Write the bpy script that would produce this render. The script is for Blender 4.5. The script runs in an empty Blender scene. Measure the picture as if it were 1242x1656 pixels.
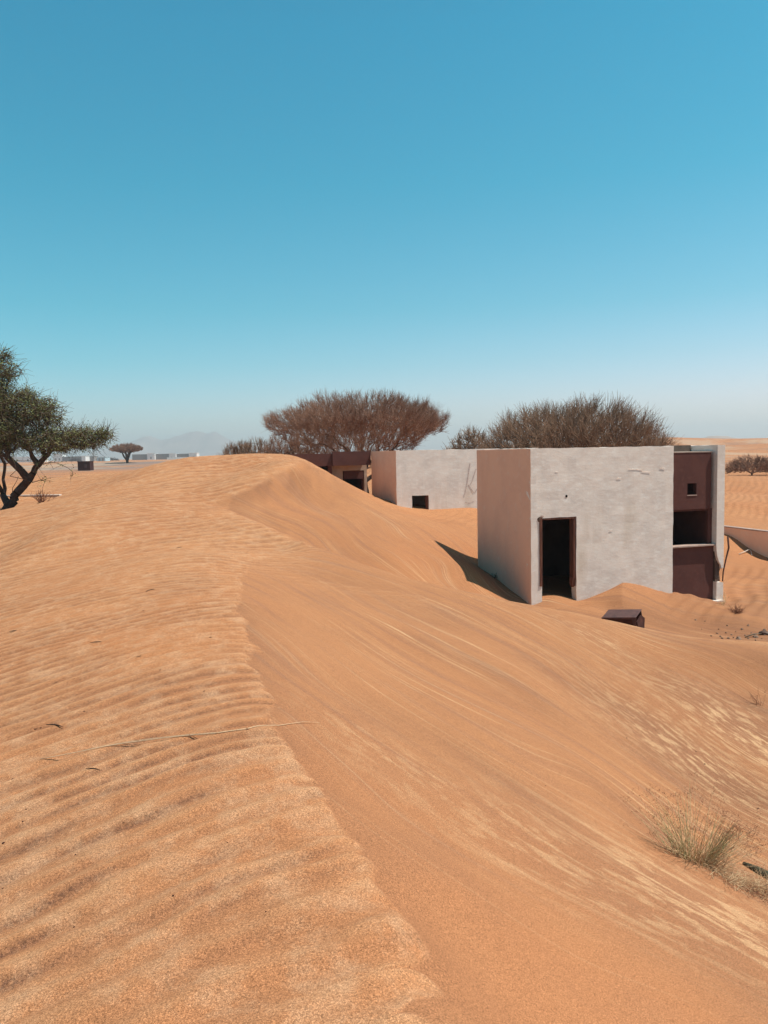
import bpy, math, random
import numpy as np
from mathutils import Matrix, Vector
random.seed(7); rng = np.random.default_rng(7)
S = bpy.context.scene
COL = S.collection

# ---------------------------------------------------------------- camera
FPX = 1244.0; PITCH = math.atan(94/1244.0); ROLL = 0.020; EYE = 3.45
fwd = np.array([0, math.cos(PITCH), -math.sin(PITCH)])
_r = np.array([1.0, 0, 0]); _u = np.cross(_r, fwd)
RGT = _r*math.cos(ROLL) - _u*math.sin(ROLL)
UPV = _u*math.cos(ROLL) + _r*math.sin(ROLL)
cam_d = bpy.data.cameras.new('camera'); cam = bpy.data.objects.new('camera', cam_d); COL.objects.link(cam)
M = Matrix.Identity(4)
for i in range(3):
    M[i][0] = RGT[i]; M[i][1] = UPV[i]; M[i][2] = -fwd[i]
M[2][3] = EYE
cam.matrix_world = M
cam_d.sensor_fit = 'VERTICAL'; cam_d.sensor_height = 24; cam_d.lens = 24*FPX/1656
cam_d.clip_start = 0.05; cam_d.clip_end = 30000
S.camera = cam

# ---------------------------------------------------------------- light and sky
SUN_EL = math.radians(64); SUN_AZ = math.radians(95)     # azimuth clockwise from +Y
sd = Vector((math.sin(SUN_AZ)*math.cos(SUN_EL), math.cos(SUN_AZ)*math.cos(SUN_EL), math.sin(SUN_EL)))
sun_d = bpy.data.lights.new('sun', 'SUN'); sun_d.energy = 4.4; sun_d.angle = math.radians(0.53); sun_d.color = (1.0, 0.95, 0.86)
sun = bpy.data.objects.new('sun', sun_d); COL.objects.link(sun); sun.location = (40, -10, 60)
sun.rotation_euler = sd.to_track_quat('Z', 'Y').to_euler()
W = bpy.data.worlds.new("World"); S.world = W; W.use_nodes = True
wn = W.node_tree; wn.nodes.clear()
wo = wn.nodes.new('ShaderNodeOutputWorld'); bg = wn.nodes.new('ShaderNodeBackground')
sky = wn.nodes.new('ShaderNodeTexSky'); sky.sky_type = 'NISHITA'; sky.sun_disc = False
sky.sun_elevation = SUN_EL; sky.sun_rotation = SUN_AZ; sky.altitude = 200; sky.air_density = 1.0; sky.dust_density = 1.0; sky.ozone_density = 1.0
sgrade = wn.nodes.new('ShaderNodeMix'); sgrade.data_type = 'RGBA'; sgrade.blend_type = 'MULTIPLY'; sgrade.inputs[0].default_value = 1.0
tcw = wn.nodes.new('ShaderNodeTexCoord'); sepw = wn.nodes.new('ShaderNodeSeparateXYZ'); wn.links.new(tcw.outputs['Generated'], sepw.inputs[0])
def ramp_(keys):
    r = wn.nodes.new('ShaderNodeValToRGB'); e = r.color_ramp.elements
    while len(e) < len(keys): e.new(.5)
    for k, (p, c) in zip(e, keys): k.position = p; k.color = (c[0]/2, c[1]/2, c[2]/2, 1)
    wn.links.new(sepw.outputs[2], r.inputs[0]); return r.outputs[0]
GL = [(0.0, (1.52, 1.58, 1.74)), (.06, (1.10, 1.50, 1.62)), (.115, (.64, 1.44, 1.46)), (.18, (.38, 1.42, 1.38)), (.32, (.17, 1.44, 1.40)), (.47, (.115, 1.44, 1.44)), (1.0, (.15, .52, .64))]
GR = [(0.0, (1.98, 1.72, 1.86)), (.06, (1.80, 1.64, 1.78)), (.115, (1.20, 1.54, 1.58)), (.18, (.66, 1.48, 1.46)), (.32, (.22, 1.46, 1.42)), (.47, (.125, 1.44, 1.44)), (1.0, (.15, .52, .64))]
rl, rr_ = ramp_(GL), ramp_(GR)
mrx = wn.nodes.new('ShaderNodeMapRange'); mrx.inputs[1].default_value = -.35; mrx.inputs[2].default_value = .5; wn.links.new(sepw.outputs[0], mrx.inputs[0])
mxx = wn.nodes.new('ShaderNodeMix'); mxx.data_type = 'RGBA'; wn.links.new(mrx.outputs[0], mxx.inputs[0]); wn.links.new(rl, mxx.inputs[6]); wn.links.new(rr_, mxx.inputs[7])
wn.links.new(mxx.outputs[2], sgrade.inputs[7])
wn.links.new(sky.outputs[0], sgrade.inputs[6]); wn.links.new(sgrade.outputs[2], bg.inputs[0]); wn.links.new(bg.outputs[0], wo.inputs[0])
bg.inputs[1].default_value = 0.14
S.view_settings.view_transform = 'Standard'; S.view_settings.look = 'None'
S.view_settings.exposure = 0.46; S.view_settings.gamma = 1; S.view_settings.use_curve_mapping = False

# ---------------------------------------------------------------- helpers
def ray(px, py):
    return fwd + RGT*(px-621)/FPX + UPV*(828-py)/FPX
EYEV = np.array([0, 0, EYE])
def at(px, py, Y):
    d = ray(px, py); return d*(Y/d[1]) + EYEV
def atdrop(px, py, D):
    d = ray(px, py); return d*(-D/d[2]) + EYEV

def hash2(ix, iy, s):
    h = (ix.astype(np.int64)*374761393 + iy.astype(np.int64)*668265263 + s*1442695041) & 0xffffffff
    h = ((h ^ (h >> 13))*1274126177) & 0xffffffff
    h = h ^ (h >> 16)
    return (h & 0xffff)/65535.0
def vnoise(x, y, s=0):
    ix = np.floor(x); iy = np.floor(y); fx = x-ix; fy = y-iy
    fx = fx*fx*fx*(fx*(fx*6-15)+10); fy = fy*fy*fy*(fy*(fy*6-15)+10)
    a = hash2(ix, iy, s); b = hash2(ix+1, iy, s); c = hash2(ix, iy+1, s); d = hash2(ix+1, iy+1, s)
    return ((a*(1-fx)+b*fx)*(1-fy) + (c*(1-fx)+d*fx)*fy)*2-1
def fbm(x, y, s=0, o=3):
    r = 0; a = 1.0; t = 0
    for i in range(o):
        r = r + a*vnoise(x*2**i+17.3*i, y*2**i-9.1*i, s+i); t += a; a *= .5
    return r/t
def sstep(a, b, x):
    t = np.clip((x-a)/(b-a), 0, 1); return t*t*(3-2*t)

def link(o, parent=None):
    COL.objects.link(o)
    if parent is not None:
        o.parent = parent
    return o
def mesh(name, V, F, mat, parent=None, smooth=False):
    me = bpy.data.meshes.new(name)
    me.from_pydata([tuple(map(float, v)) for v in V], [], [tuple(map(int, f)) for f in F]); me.update()
    if mat: me.materials.append(mat)
    if smooth: me.shade_smooth()
    return link(bpy.data.objects.new(name, me), parent)
def fastmesh(name, V, F, mat, parent=None, smooth=False):
    me = bpy.data.meshes.new(name); V = np.asarray(V, dtype=np.float32); F = np.asarray(F, dtype=np.int32)
    k = F.shape[1]
    me.vertices.add(len(V)); me.vertices.foreach_set('co', V.ravel())
    me.loops.add(F.size); me.loops.foreach_set('vertex_index', F.ravel())
    me.polygons.add(len(F)); me.polygons.foreach_set('loop_start', np.arange(0, F.size, k, dtype=np.int32))
    me.update(calc_edges=True); me.validate()
    if mat: me.materials.append(mat)
    if smooth: me.shade_smooth()
    return link(bpy.data.objects.new(name, me), parent)
def tag(o, label=None, cat=None, group=None, kind=None):
    if label: o['label'] = label
    if cat: o['category'] = cat
    if group: o['group'] = group
    if kind: o['kind'] = kind
    return o
def empty(name, loc, label, cat, group=None, rz=0):
    o = bpy.data.objects.new(name, None); COL.objects.link(o); o.location = tuple(loc); o.rotation_euler = (0, 0, rz)
    o.empty_display_size = .2
    return tag(o, label, cat, group)

def box_vf(x0, x1, y0, y1, z0, z1):
    V = [(x, y, z) for z in (z0, z1) for y in (y0, y1) for x in (x0, x1)]
    F = [(0, 2, 3, 1), (4, 5, 7, 6), (0, 1, 5, 4), (2, 6, 7, 3), (0, 4, 6, 2), (1, 3, 7, 5)]
    return V, F
def box(name, x0, x1, y0, y1, z0, z1, mat, parent=None, bev=0.0):
    V, F = box_vf(x0, x1, y0, y1, z0, z1)
    o = mesh(name, V, F, mat, parent)
    if bev:
        m = o.modifiers.new('bevel', 'BEVEL'); m.width = bev; m.segments = 1
    return o

def tubes(P0, P1, r0, r1, n=3):
    """many tapered prisms at once -> V, F (quads)"""
    P0 = np.asarray(P0, float); P1 = np.asarray(P1, float); r0 = np.asarray(r0, float); r1 = np.asarray(r1, float)
    d = P1-P0; L = np.linalg.norm(d, axis=1, keepdims=True)+1e-9; d = d/L
    ref = np.where(np.abs(d[:, 2:3]) < .9, np.array([[0, 0, 1.0]]), np.array([[1.0, 0, 0]]))
    a = np.cross(d, ref); a /= np.linalg.norm(a, axis=1, keepdims=True); b = np.cross(d, a)
    N = len(P0); V = np.zeros((N, 2*n, 3))
    for k in range(n):
        t = 2*math.pi*k/n; o = a*math.cos(t)+b*math.sin(t)
        V[:, k] = P0+o*r0[:, None]; V[:, n+k] = P1+o*r1[:, None]
    base = (np.arange(N)*2*n)[:, None]
    F = []
    for k in range(n):
        k2 = (k+1) % n
        F.append(np.concatenate([base+k, base+k2, base+n+k2, base+n+k], axis=1))
    F = np.stack(F, axis=1).reshape(-1, 4)
    return V.reshape(-1, 3), F
def polytube(pts, rad, n=8):
    """one continuous tube along a polyline, capped"""
    pts = [Vector(p) for p in pts]; V = []; F = []
    up = Vector((0, 0, 1))
    for i, p in enumerate(pts):
        t = (pts[min(i+1, len(pts)-1)]-pts[max(i-1, 0)]).normalized()
        ref = up if abs(t.z) < .9 else Vector((1, 0, 0))
        a = t.cross(ref).normalized(); b = t.cross(a)
        r = rad[i] if hasattr(rad, '__len__') else rad
        for k in range(n):
            th = 2*math.pi*k/n; V.append(p+(a*math.cos(th)+b*math.sin(th))*r)
    for i in range(len(pts)-1):
        for k in range(n):
            F.append((i*n+k, i*n+(k+1) % n, (i+1)*n+(k+1) % n, (i+1)*n+k))
    F.append(tuple(range(n))[::-1]); F.append(tuple((len(pts)-1)*n+k for k in range(n)))
    return V, F

# ---------------------------------------------------------------- materials
def newmat(name, col, rough=.85, bump=None, var=None, spec=.2):
    """bump = list of (scale, strength, distance, stretch xyz); var = (scale, col2, lo, hi)"""
    m = bpy.data.materials.new(name); m.use_nodes = True; nt = m.node_tree; N = nt.nodes; L = nt.links
    b = N['Principled BSDF']; b.inputs['Roughness'].default_value = rough; b.inputs['Specular IOR Level'].default_value = spec
    b.inputs['Base Color'].default_value = (*col, 1)
    tc = N.new('ShaderNodeTexCoord')
    prev = None
    if var:
        vs = var if isinstance(var, list) else [var]
        last = None
        for (sc, c2, lo, hi, *st) in vs:
            mp = N.new('ShaderNodeMapping'); mp.inputs['Scale'].default_value = st[0] if st else (1, 1, 1)
            L.new(tc.outputs['Object'], mp.inputs[0])
            nz = N.new('ShaderNodeTexNoise'); nz.inputs['Scale'].default_value = sc; nz.inputs['Detail'].default_value = 6; nz.inputs['Roughness'].default_value = .62
            L.new(mp.outputs[0], nz.inputs['Vector'])
            mr = N.new('ShaderNodeMapRange'); mr.inputs[1].default_value = lo; mr.inputs[2].default_value = hi
            L.new(nz.outputs[0], mr.inputs[0])
            mx = N.new('ShaderNodeMix'); mx.data_type = 'RGBA'
            L.new(mr.outputs[0], mx.inputs[0])
            if last is None: mx.inputs[6].default_value = (*col, 1)
            else: L.new(last, mx.inputs[6])
            mx.inputs[7].default_value = (*c2, 1); last = mx.outputs[2]
        L.new(last, b.inputs['Base Color'])
    if bump:
        for (sc, st, dist, stretch) in bump:
            mp = N.new('ShaderNodeMapping'); mp.inputs['Scale'].default_value = stretch
            L.new(tc.outputs['Object'], mp.inputs[0])
            nz = N.new('ShaderNodeTexNoise'); nz.inputs['Scale'].default_value = sc; nz.inputs['Detail'].default_value = 5
            L.new(mp.outputs[0], nz.inputs['Vector'])
            bp = N.new('ShaderNodeBump'); bp.inputs['Strength'].default_value = st; bp.inputs['Distance'].default_value = dist
            L.new(nz.outputs[0], bp.inputs['Height'])
            if prev: L.new(prev, bp.inputs['Normal'])
            prev = bp.outputs[0]
        L.new(prev, b.inputs['Normal'])
    return m

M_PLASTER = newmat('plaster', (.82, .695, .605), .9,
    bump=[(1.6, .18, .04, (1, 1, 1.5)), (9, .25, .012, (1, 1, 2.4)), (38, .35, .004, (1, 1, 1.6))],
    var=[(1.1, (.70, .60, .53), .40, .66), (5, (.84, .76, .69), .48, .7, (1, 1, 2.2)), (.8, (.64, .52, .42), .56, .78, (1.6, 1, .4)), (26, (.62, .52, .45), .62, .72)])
M_SIDE_SHADE = newmat('side_plaster_shade', (.82, .50, .345), .9, bump=[(9, .25, .008, (1, 1, 1)), (90, .3, .002, (1, 1, 1))],
    var=[(1.3, (.74, .44, .31), .42, .7), (5, (.80, .57, .45), .55, .8)])  # tan-pink tint paints the warm shade of the sunless faces into the plaster
M_BROWN = newmat('brown_paint', (.115, .043, .034), .8,
    bump=[(8, .3, .006, (1, 1, 1)), (70, .3, .002, (1, 1, 1))], var=[(2.2, (.085, .032, .027), .4, .7), (9, (.14, .055, .042), .55, .8)])
M_SILL = newmat('sill_cement', (.42, .30, .25), .9, bump=[(30, .4, .004, (1, 1, 1))], var=(6, (.3, .2, .16), .4, .7))
M_SHADEBACK = newmat('shaded_render', (.15, .11, .09), .9, bump=[(20, .4, .006, (1, 1, 1))], var=(4, (.11, .08, .065), .4, .7))
M_OCHRE = newmat('pale_render', (.50, .36, .28), .9, bump=[(12, .4, .006, (1, 1, 1))], var=(3, (.42, .28, .2), .4, .7))
M_SHADEIN = newmat('interior_shade', (.09, .06, .05), .95, var=(2, (.06, .04, .03), .4, .7))  # near-black colour paints the rooms' shade into the walls
M_WOOD = newmat('weathered_door_timber', (.17, .066, .042), .8, bump=[(14, .6, .006, (6, 6, .6))], var=(9, (.08, .03, .022), .4, .65, (5, 5, .5)))
M_ROOF = newmat('roof_screed', (.45, .38, .32), .95, var=(2, (.5, .3, .18), .4, .7))
M_RUST = newmat('rusty_metal', (.10, .043, .036), .7, spec=.4, bump=[(25, .4, .004, (1, 1, 1))], var=[(7, (.055, .024, .022), .4, .65), (16, (.19, .10, .08), .62, .74)])
M_RUSTDARK = newmat('dark_rust', (.045, .016, .013), .8, bump=[(25, .4, .004, (1, 1, 1))], var=(7, (.09, .03, .02), .45, .7))
M_BLOCK = newmat('broken_block', (.10, .06, .045), .95, bump=[(18, .9, .03, (1, 1, 1))], var=(9, (.22, .15, .11), .5, .7))
M_STONE = newmat('rubble', (.26, .17, .12), .95, bump=[(10, .6, .02, (1, 1, 1))], var=(6, (.12, .07, .05), .45, .65))
M_TWIG = newmat('bare_twig', (.23, .115, .075), .85, var=(.55, (.32, .18, .12), .4, .62))
M_TWIG2 = newmat('grey_brown_twig', (.21, .122, .078), .85, var=(.9, (.30, .18, .115), .4, .62))
M_BARK = newmat('dark_bark', (.060, .034, .026), .9, bump=[(12, .8, .03, (1, 1, .4))], var=(6, (.10, .06, .045), .45, .7))
M_LEAF = newmat('small_green_leaf', (.15, .165, .052), .6, var=[(.8, (.20, .175, .075), .4, .65), (5, (.09, .11, .032), .5, .7)])
M_REED = newmat('pale_reed', (.62, .42, .26), .7, var=(40, (.4, .24, .14), .5, .7))
M_STRAW = newmat('dry_straw', (.72, .50, .29), .75, var=(14, (.40, .23, .12), .4, .65))
M_BLADE = newmat('olive_grass_blade', (.42, .37, .18), .7, var=(12, (.64, .47, .27), .42, .62))
M_SEED = newmat('reddish_seed_head', (.24, .10, .055), .8)
M_DEADW = newmat('grey_dead_wood', (.12, .085, .06), .9, bump=[(14, .7, .01, (1, 1, 4))], var=(8, (.2, .15, .1), .4, .65))
M_LOG = newmat('dark_old_log', (.055, .05, .03), .9, bump=[(16, .9, .02, (1, 5, 5))], var=(9, (.11, .09, .05), .45, .65, (1, 5, 5)))
M_WHITE = newmat('white_cladding', (.78, .78, .76), .6)
M_GREYW = newmat('grey_boundary_wall', (.26, .235, .22), .9)
M_PALEBLUE = newmat('pale_blue_sheet', (.45, .60, .66), .6)
M_MTN = newmat('bare_rock', (.25, .19, .16), 1.0, var=(.004, (.34, .25, .2), .4, .6))
M_DUNEMTN = newmat('far_sand_hill', (.40, .24, .15), 1.0)
M_PAINTMARK = newmat('faded_red_paint', (.50, .36, .31), .9, var=(30, (.66, .56, .5), .45, .6))
M_CLOTH = newmat('faded_cloth', (.66, .58, .5), .9)

# ---------------------------------------------------------------- terrain definition
class RBF:
    def __init__(s, P, z, c):
        P = np.array(P, float); z = np.array(z, float); c = np.array(c, float)
        n = len(P); A = np.zeros((n+3, n+3))
        r2 = ((P[:, None]-P[None])**2).sum(-1)
        A[:n, :n] = np.sqrt(r2+c[None]**2)
        A[:n, n] = 1; A[:n, n+1:] = P*.1; A[n, :n] = 1; A[n+1:, :n] = (P*.1).T
        w = np.linalg.lstsq(A, np.concatenate([z, [0, 0, 0]]), rcond=1e-10)[0]
        s.P = P; s.c = c; s.w = w[:n]; s.p = w[n:]
    def __call__(s, x, y):
        x = np.asarray(x, float); y = np.asarray(y, float)
        out = s.p[0]+s.p[1]*x*.1+s.p[2]*y*.1
        for (px, py), c, w in zip(s.P, s.c, s.w):
            out = out + w*np.sqrt((x-px)**2+(y-py)**2+c*c)
        return out

CP = []   # (x, y, z, c)
def D(px, py, drop, c=.6):
    p = atdrop(px, py, drop); CP.append((p[0], p[1], p[2], c)); return p
def Y(px, py, yy, c=.6):
    p = at(px, py, yy); CP.append((p[0], p[1], p[2], c)); return p
def Wp(x, y, drop, c=.8):
    CP.append((x, y, EYE-drop, c))
def line(pts, step, c):
    out = [pts[0]]
    for a, b in zip(pts[:-1], pts[1:]):
        L = math.hypot(b[0]-a[0], b[1]-a[1]); n = max(1, round(L/step))
        for k in range(1, n+1):
            out.append(tuple(np.array(a)*(1-k/n)+np.array(b)*(k/n)))
    for p in out: CP.append((p[0], p[1], p[2], c))
    return out
# crest of the near dune
crestA = [np.array([.9, -3.0, EYE-1.72]), np.array([.45, 0, EYE-1.62]), atdrop(720, 1656, 1.60), atdrop(655, 1500, 1.60), atdrop(592, 1390, 1.60),
          atdrop(527, 1290, 1.60), atdrop(480, 1220, 1.60), atdrop(440, 1150, 1.60), atdrop(410, 1080, 1.61),
          atdrop(393, 1010, 1.64), atdrop(385, 940, 1.72)]
lineA = line(crestA, .45, .06)
crestA2 = [atdrop(392, 925, 1.75), atdrop(420, 905, 1.78), atdrop(455, 890, 1.80)]
line(crestA2, .5, .25)
crestS = [at(350, 815, 18.8), at(420, 845, 16.5), at(490, 875, 15), at(560, 900, 14.3), at(620, 922, 13.8), at(700, 945, 13.5),
          at(780, 962, 13.2), at(860, 979, 13), at(930, 991, 12.8), at(1000, 1006, 12.6), at(1060, 1020, 12.3), at(1130, 1032, 12), at(1242, 1038, 12), at(1400, 1050, 12)]
line(crestS, .7, .08)
crestC2 = [at(355, 812, 18.9), at(400, 795, 19.6), at(440, 775, 20.5), at(475, 757, 21.5), at(492, 746, 22.6)]
line(crestC2, .5, .04)
# hollow behind S
for a in [(420, 17.6, 1.60), (490, 16.3, 2.02), (560, 15.5, 2.36), (620, 15.1, 2.66), (700, 14.8, 3.03), (780, 14.6, 3.27), (860, 14.6, 3.42), (930, 14.4, 3.45), (1010, 14.0, 3.27), (1080, 13.6, 3.4)]:
    Wp((a[0]-621)/FPX*a[1], a[1], a[2], .5)
# far slip face
for a in [(520, 765, 22.6), (560, 785, 22.8), (602, 809, 23.5), (640, 824, 24.2), (500, 800, 21.3), (560, 825, 21.0), (620, 850, 19.8), (560, 860, 18.4), (640, 900, 17), (700, 920, 17.3),
          (450, 810, 19.9), (480, 840, 18.6), (720, 890, 19), (727, 888, 19.8), (690, 860, 20.5), (760, 925, 17.6), (700, 835, 24.6), (694, 830, 25.0), (740, 824, 25.6), (771, 821, 26.2),
          (771, 850, 23.5), (740, 850, 23), (765, 880, 21.3), (771, 914, 19.8), (860, 979, 17.0), (815, 950, 18)]:
    Y(*a, .5)
# sand against brown house and B2
for a in [(483, 745, 27.5), (503, 757, 28.5), (540, 781, 27.6), (565, 792, 27.3), (602, 806, 27.6), (483, 740, 26.0), (470, 738, 25.5)]:
    Y(*a, .5)
Wp(0.6, 30, 1.9); Wp(-3, 31, 1.2); Wp(-3, 34, 2.2, 1)
# mound top
for a in [(400, 738.5, 24), (350, 738, 24.5), (310, 739.5, 24.5), (440, 741, 23.8), (240, 757, 23), (190, 780, 22), (115, 806, 20.5), (0, 843, 18), (-120, 870, 17),
          (400, 760, 22.5), (350, 775, 21.3), (300, 770, 21.8), (300, 800, 19.6), (240, 800, 19.5), (180, 830, 17.2), (60, 870, 15.5)]:
    Y(*a, .7)
# behind the mound, ground on the left
Wp(-4.5, 27.5, .15); Wp(-5.5, 31, .9); Wp(-5, 36, 2.1, 1.5); Wp(-9, 26, .75); Wp(-13, 21, 1.75); Wp(-16, 19, 2.2); Wp(-20, 24, 2.4)

for a in [(-40, 803, 27.6), (0, 803, 27.4), (50, 803.5, 27.3), (96, 803, 27.2), (20, 822, 25.2), (-40, 832, 24.5), (50, 822, 24.2), (80, 812, 24.5), (100, 790, 29), (60, 792, 29.3), (0, 790, 29.5), (75, 779, 31), (130, 768, 33.5), (200, 764, 32.5), (240, 757.5, 30), (20, 784, 31.5), (160, 785, 27), (-40, 784, 32)]:
    Y(*a, .5)
Wp(-9.5, 38, 1.5, 1); Wp(-14, 38, 1.7, 1); Wp(-20, 38, 1.9, 1); Wp(-12, 44, 1.9, 1); Wp(-22, 46, 2.0, 1); Wp(-8, 46, 2.1, 1); Wp(-18, 52, 2.1)
# windward flank, near
for a in [(0, 900, 1.95), (120, 900, 1.80), (250, 900, 1.66), (350, 900, 1.62), (330, 850, 1.42), (0, 1000, 1.95), (150, 1000, 1.78), (280, 1000, 1.66), (0, 1150, 1.86), (200, 1150, 1.68), (330, 1150, 1.61),
          (0, 1350, 1.78), (250, 1350, 1.62), (450, 1350, 1.575), (0, 1650, 1.72), (300, 1650, 1.60), (550, 1600, 1.575), (420, 870, 1.62), (470, 880, 1.72)]:
    D(*a, .6)
Wp(-3, -1, 1.95); Wp(-6, 2, 2.6); Wp(-9, 8, 3.0); Wp(-12, 14, 2.7); Wp(-6, -6, 2.6); Wp(-.3, -2, 1.62); Wp(-15, 4, 3.3); Wp(-20, -10, 3.3, 2)
# lee face of near dune
for a in [(500, 950, 1.98), (450, 1000, 1.84), (620, 980, 2.22), (740, 1010, 2.45), (620, 1080, 2.20), (500, 1100, 1.86), (620, 1200, 2.04), (520, 1200, 1.76), (620, 1320, 1.83), (720, 1400, 1.88), (700, 1500, 1.76),
          (820, 1520, 2.02), (820, 1640, 1.93), (820, 1320, 2.28), (820, 1180, 2.48), (820, 1080, 2.60), (860, 1030, 2.66), (960, 1600, 2.33), (960, 1430, 2.55), (960, 1270, 2.82), (960, 1120, 3.04), (880, 1070, 2.78), (960, 1060, 2.88),
          (1100, 1620, 2.62), (1100, 1480, 2.84), (1010, 1322, 3.0), (1100, 1382, 3.12), (1180, 1430, 3.20), (1260, 1475, 3.26), (1240, 1620, 2.95),
          (1080, 1320, 3.28), (1150, 1350, 3.42), (1240, 1385, 3.50), (1242, 1270, 3.47), (1050, 1190, 3.27), (1140, 1260, 3.44), (1242, 1190, 3.42), (1180, 1180, 3.38), (1100, 1110, 3.16), (1150, 1105, 3.22), (1242, 1108, 3.28), (1150, 1065, 3.03), (1242, 1068, 3.07), (1060, 1060, 2.97), (1060, 1100, 3.12), (1350, 1300, 3.5)]:
    D(*a, .4)
Wp(1.6, 0, 2.2); Wp(3.5, 1.5, 3.2); Wp(3.2, -3, 2.9); Wp(7, 0, 3.6, 1.5); Wp(8, 8, 3.45); Wp(10, -8, 3.6, 2)
# round building 1
HR = [at(1016, 945, 17.75), at(1012, 962, 17.1), at(1004, 985, 16.3)]
for p_, dz_ in zip(HR, (.17, .12, .05)): CP.append((p_[0], p_[1], p_[2]-dz_, .15))
for a in [(958, 983, 16.8), (980, 990, 16.5), (930, 982, 16.8)]:
    Y(*a, .3)
for a in [(880, 968, 17.2), (905, 965, 17.3), (932, 971, 17.35), (985, 963, 17.6), (1052, 957, 17.85), (1089, 959, 18.1), (1130, 965, 18.3), (1160, 976, 18.4)]:
    Y(*a, .25)
for a in [(900, 984, 16.0), (960, 984, 16.4), (1018, 985, 16.4), (1018, 1004, 15.5), (1000, 968, 17.2), (1060, 985, 16.6), (1130, 1000, 16.2), (1130, 1021, 15.3), (1190, 1026, 15.1), (1180, 1000, 16), (1242, 1000, 16),
          (1242, 1026, 15.0), (1330, 1028, 15.0), (1242, 960, 18), (1200, 962, 19), (1175, 932, 21), (1242, 930, 20.5), (1242, 903, 23.2), (1205, 884, 24.1), (1180, 868, 24.7), (1300, 915, 21.5), (1190, 860, 26), (1300, 860, 25)]:
    Y(*a, .4)
Wp(4.6, 18.4, 3.38); Wp(6.2, 19.2, 3.4); Wp(4.5, 20, 3.3, .5); Wp(7.5, 20.5, 3.5); Wp(9, 23, 3.2); Wp(7, 24, 3.2); Wp(4, 23, 2.9)
for a in [(1200, 818, 31), (1242, 830, 30), (1200, 800, 36), (1242, 800, 37), (1200, 770, 44), (1260, 771, 44), (1120, 770, 46)]:
    Y(*a, 1)
Wp(17, 53, 2.5, 2); Wp(25, 50, 2.6, 2); Wp(4, 32, 3.0, 1); Wp(6, 40, 3.0, 2); Wp(0, 42, 3.0, 2); Wp(0, 52, 3.0, 2); Wp(16, 14, 3.5, 2); Wp(20, 25, 3.0, 2); Wp(30, 35, 2.8, 2); Wp(25, 5, 3.5, 2); Wp(-30, 20, 2.6, 2); Wp(-30, 45, 2.1, 2); Wp(-28, 0, 3.2, 2); Wp(0, -25, 3, 2); Wp(-20, -30, 3, 2); Wp(25, -25, 3, 2)
CPa = np.array(CP)
HB = RBF(CPa[:, :2], CPa[:, 2], CPa[:, 3])

def far_h(x, y):
    r = np.hypot(x, y); az = np.arctan2(x, np.maximum(y, 1e-3))
    d = np.interp(r, [30, 60, 110, 200, 450, 700, 3000, 6000], [2.3, 2.1, 1.6, 1.36, 1.25, 1.1, 1.0, 1.0])
    right = sstep(.22, .36, az)*(y > 0)
    d = d + right*np.interp(r, [45, 60, 90, 140, 6000], [.3, .15, .2, .4, .4])
    z = EYE-d + .10*fbm(x/9, y/9, 3)*sstep(30, 60, r)
    hills = np.clip(fbm(x/70+3.1, y/90, 11)+.35, 0, 2)*sstep(100, 330, r)*7.5*np.clip(1-r/2500, .5, 1)
    z = z+right*hills + (1-right)*np.clip(fbm(x/60, y/25, 21), 0, 1)*.8*sstep(90, 200, r)*sstep(600, 300, r)
    return z
def base_h(x, y):
    x = np.asarray(x, float); y = np.asarray(y, float)
    r = np.hypot(x, y-10)
    k = sstep(40, 56, r)
    near = np.zeros_like(x); msk = k < 1
    near[msk] = HB(x[msk], y[msk])
    zz = np.where(msk, near*(1-k), 0)+far_h(x, y)*k
    # sharp little ridge of the drift against the near house
    a = HR[0][:2]+np.array([-.05, .25]); b = HR[2][:2]+np.array([-.1, -.4]); v = b-a; t = np.clip(((x-a[0])*v[0]+(y-a[1])*v[1])/(v@v), 0, 1)
    dq = np.hypot(x-a[0]-t*v[0], y-a[1]-t*v[1])
    return zz+.27*(1-t)**.8*np.clip(1-dq/1.0, 0, 1)**1.25

# ripple direction (crests run about 27 degrees from +X)
RA = math.radians(27); RN = (-math.sin(RA), math.cos(RA)); RT = (math.cos(RA), math.sin(RA))
CA = np.array([p[:2] for p in crestA+crestA2+[at(500, 878, 14.9)]])
def crest_dist(x, y):
    best = np.full(x.shape, 1e9); sign = np.ones(x.shape)
    for a, b in zip(CA[:-1], CA[1:]):
        d = b-a; t = np.clip(((x-a[0])*d[0]+(y-a[1])*d[1])/(d@d), 0, 1)
        qx = x-a[0]-t*d[0]; qy = y-a[1]-t*d[1]; r = np.hypot(qx, qy)
        s = np.sign(d[0]*(y-a[1])-d[1]*(x-a[0])); s[s == 0] = 1
        m = r < best; best[m] = r[m]; sign[m] = s[m]
    return best*sign     # + = windward (left)
C2 = np.array([p[:2] for p in crestS[:3][::-1]+crestC2[1:]])
LAC = np.linspace(-6, 70, 1500); LPH = np.cumsum(1/np.interp(LAC, [0, 2.2, 4, 7, 12, 20, 60], [.22, .225, .19, .185, .225, .30, .40]))*(LAC[1]-LAC[0])
def PHI(a): return np.interp(a, LAC, LPH)
SHADE_PATCHES = [(2.6, 9.2, 1.1, .5, .8), (4.7, 9.6, 1.2, .6, .95), (1.2, 8.6, 1.3, .45, .7), (.6, 5.6, 1.2, .4, .65), (2.2, 6.0, 1.0, .4, .7), (3.6, 7.3, 1.6, .45, .9), (5.4, 10.7, 1.3, .6, .95), (.2, 11.5, 1.5, .5, .6), (6.6, 15.2, 2.4, 1.5, 1.1), (7.5, 17.2, 1.6, 1.0, .7), (5.0, 15.0, 1.2, 1.0, .6), (1.9, 3.9, 1.2, .5, .55)]  # dark patches: slope shade painted in, plus the browner hollow sand
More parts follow.
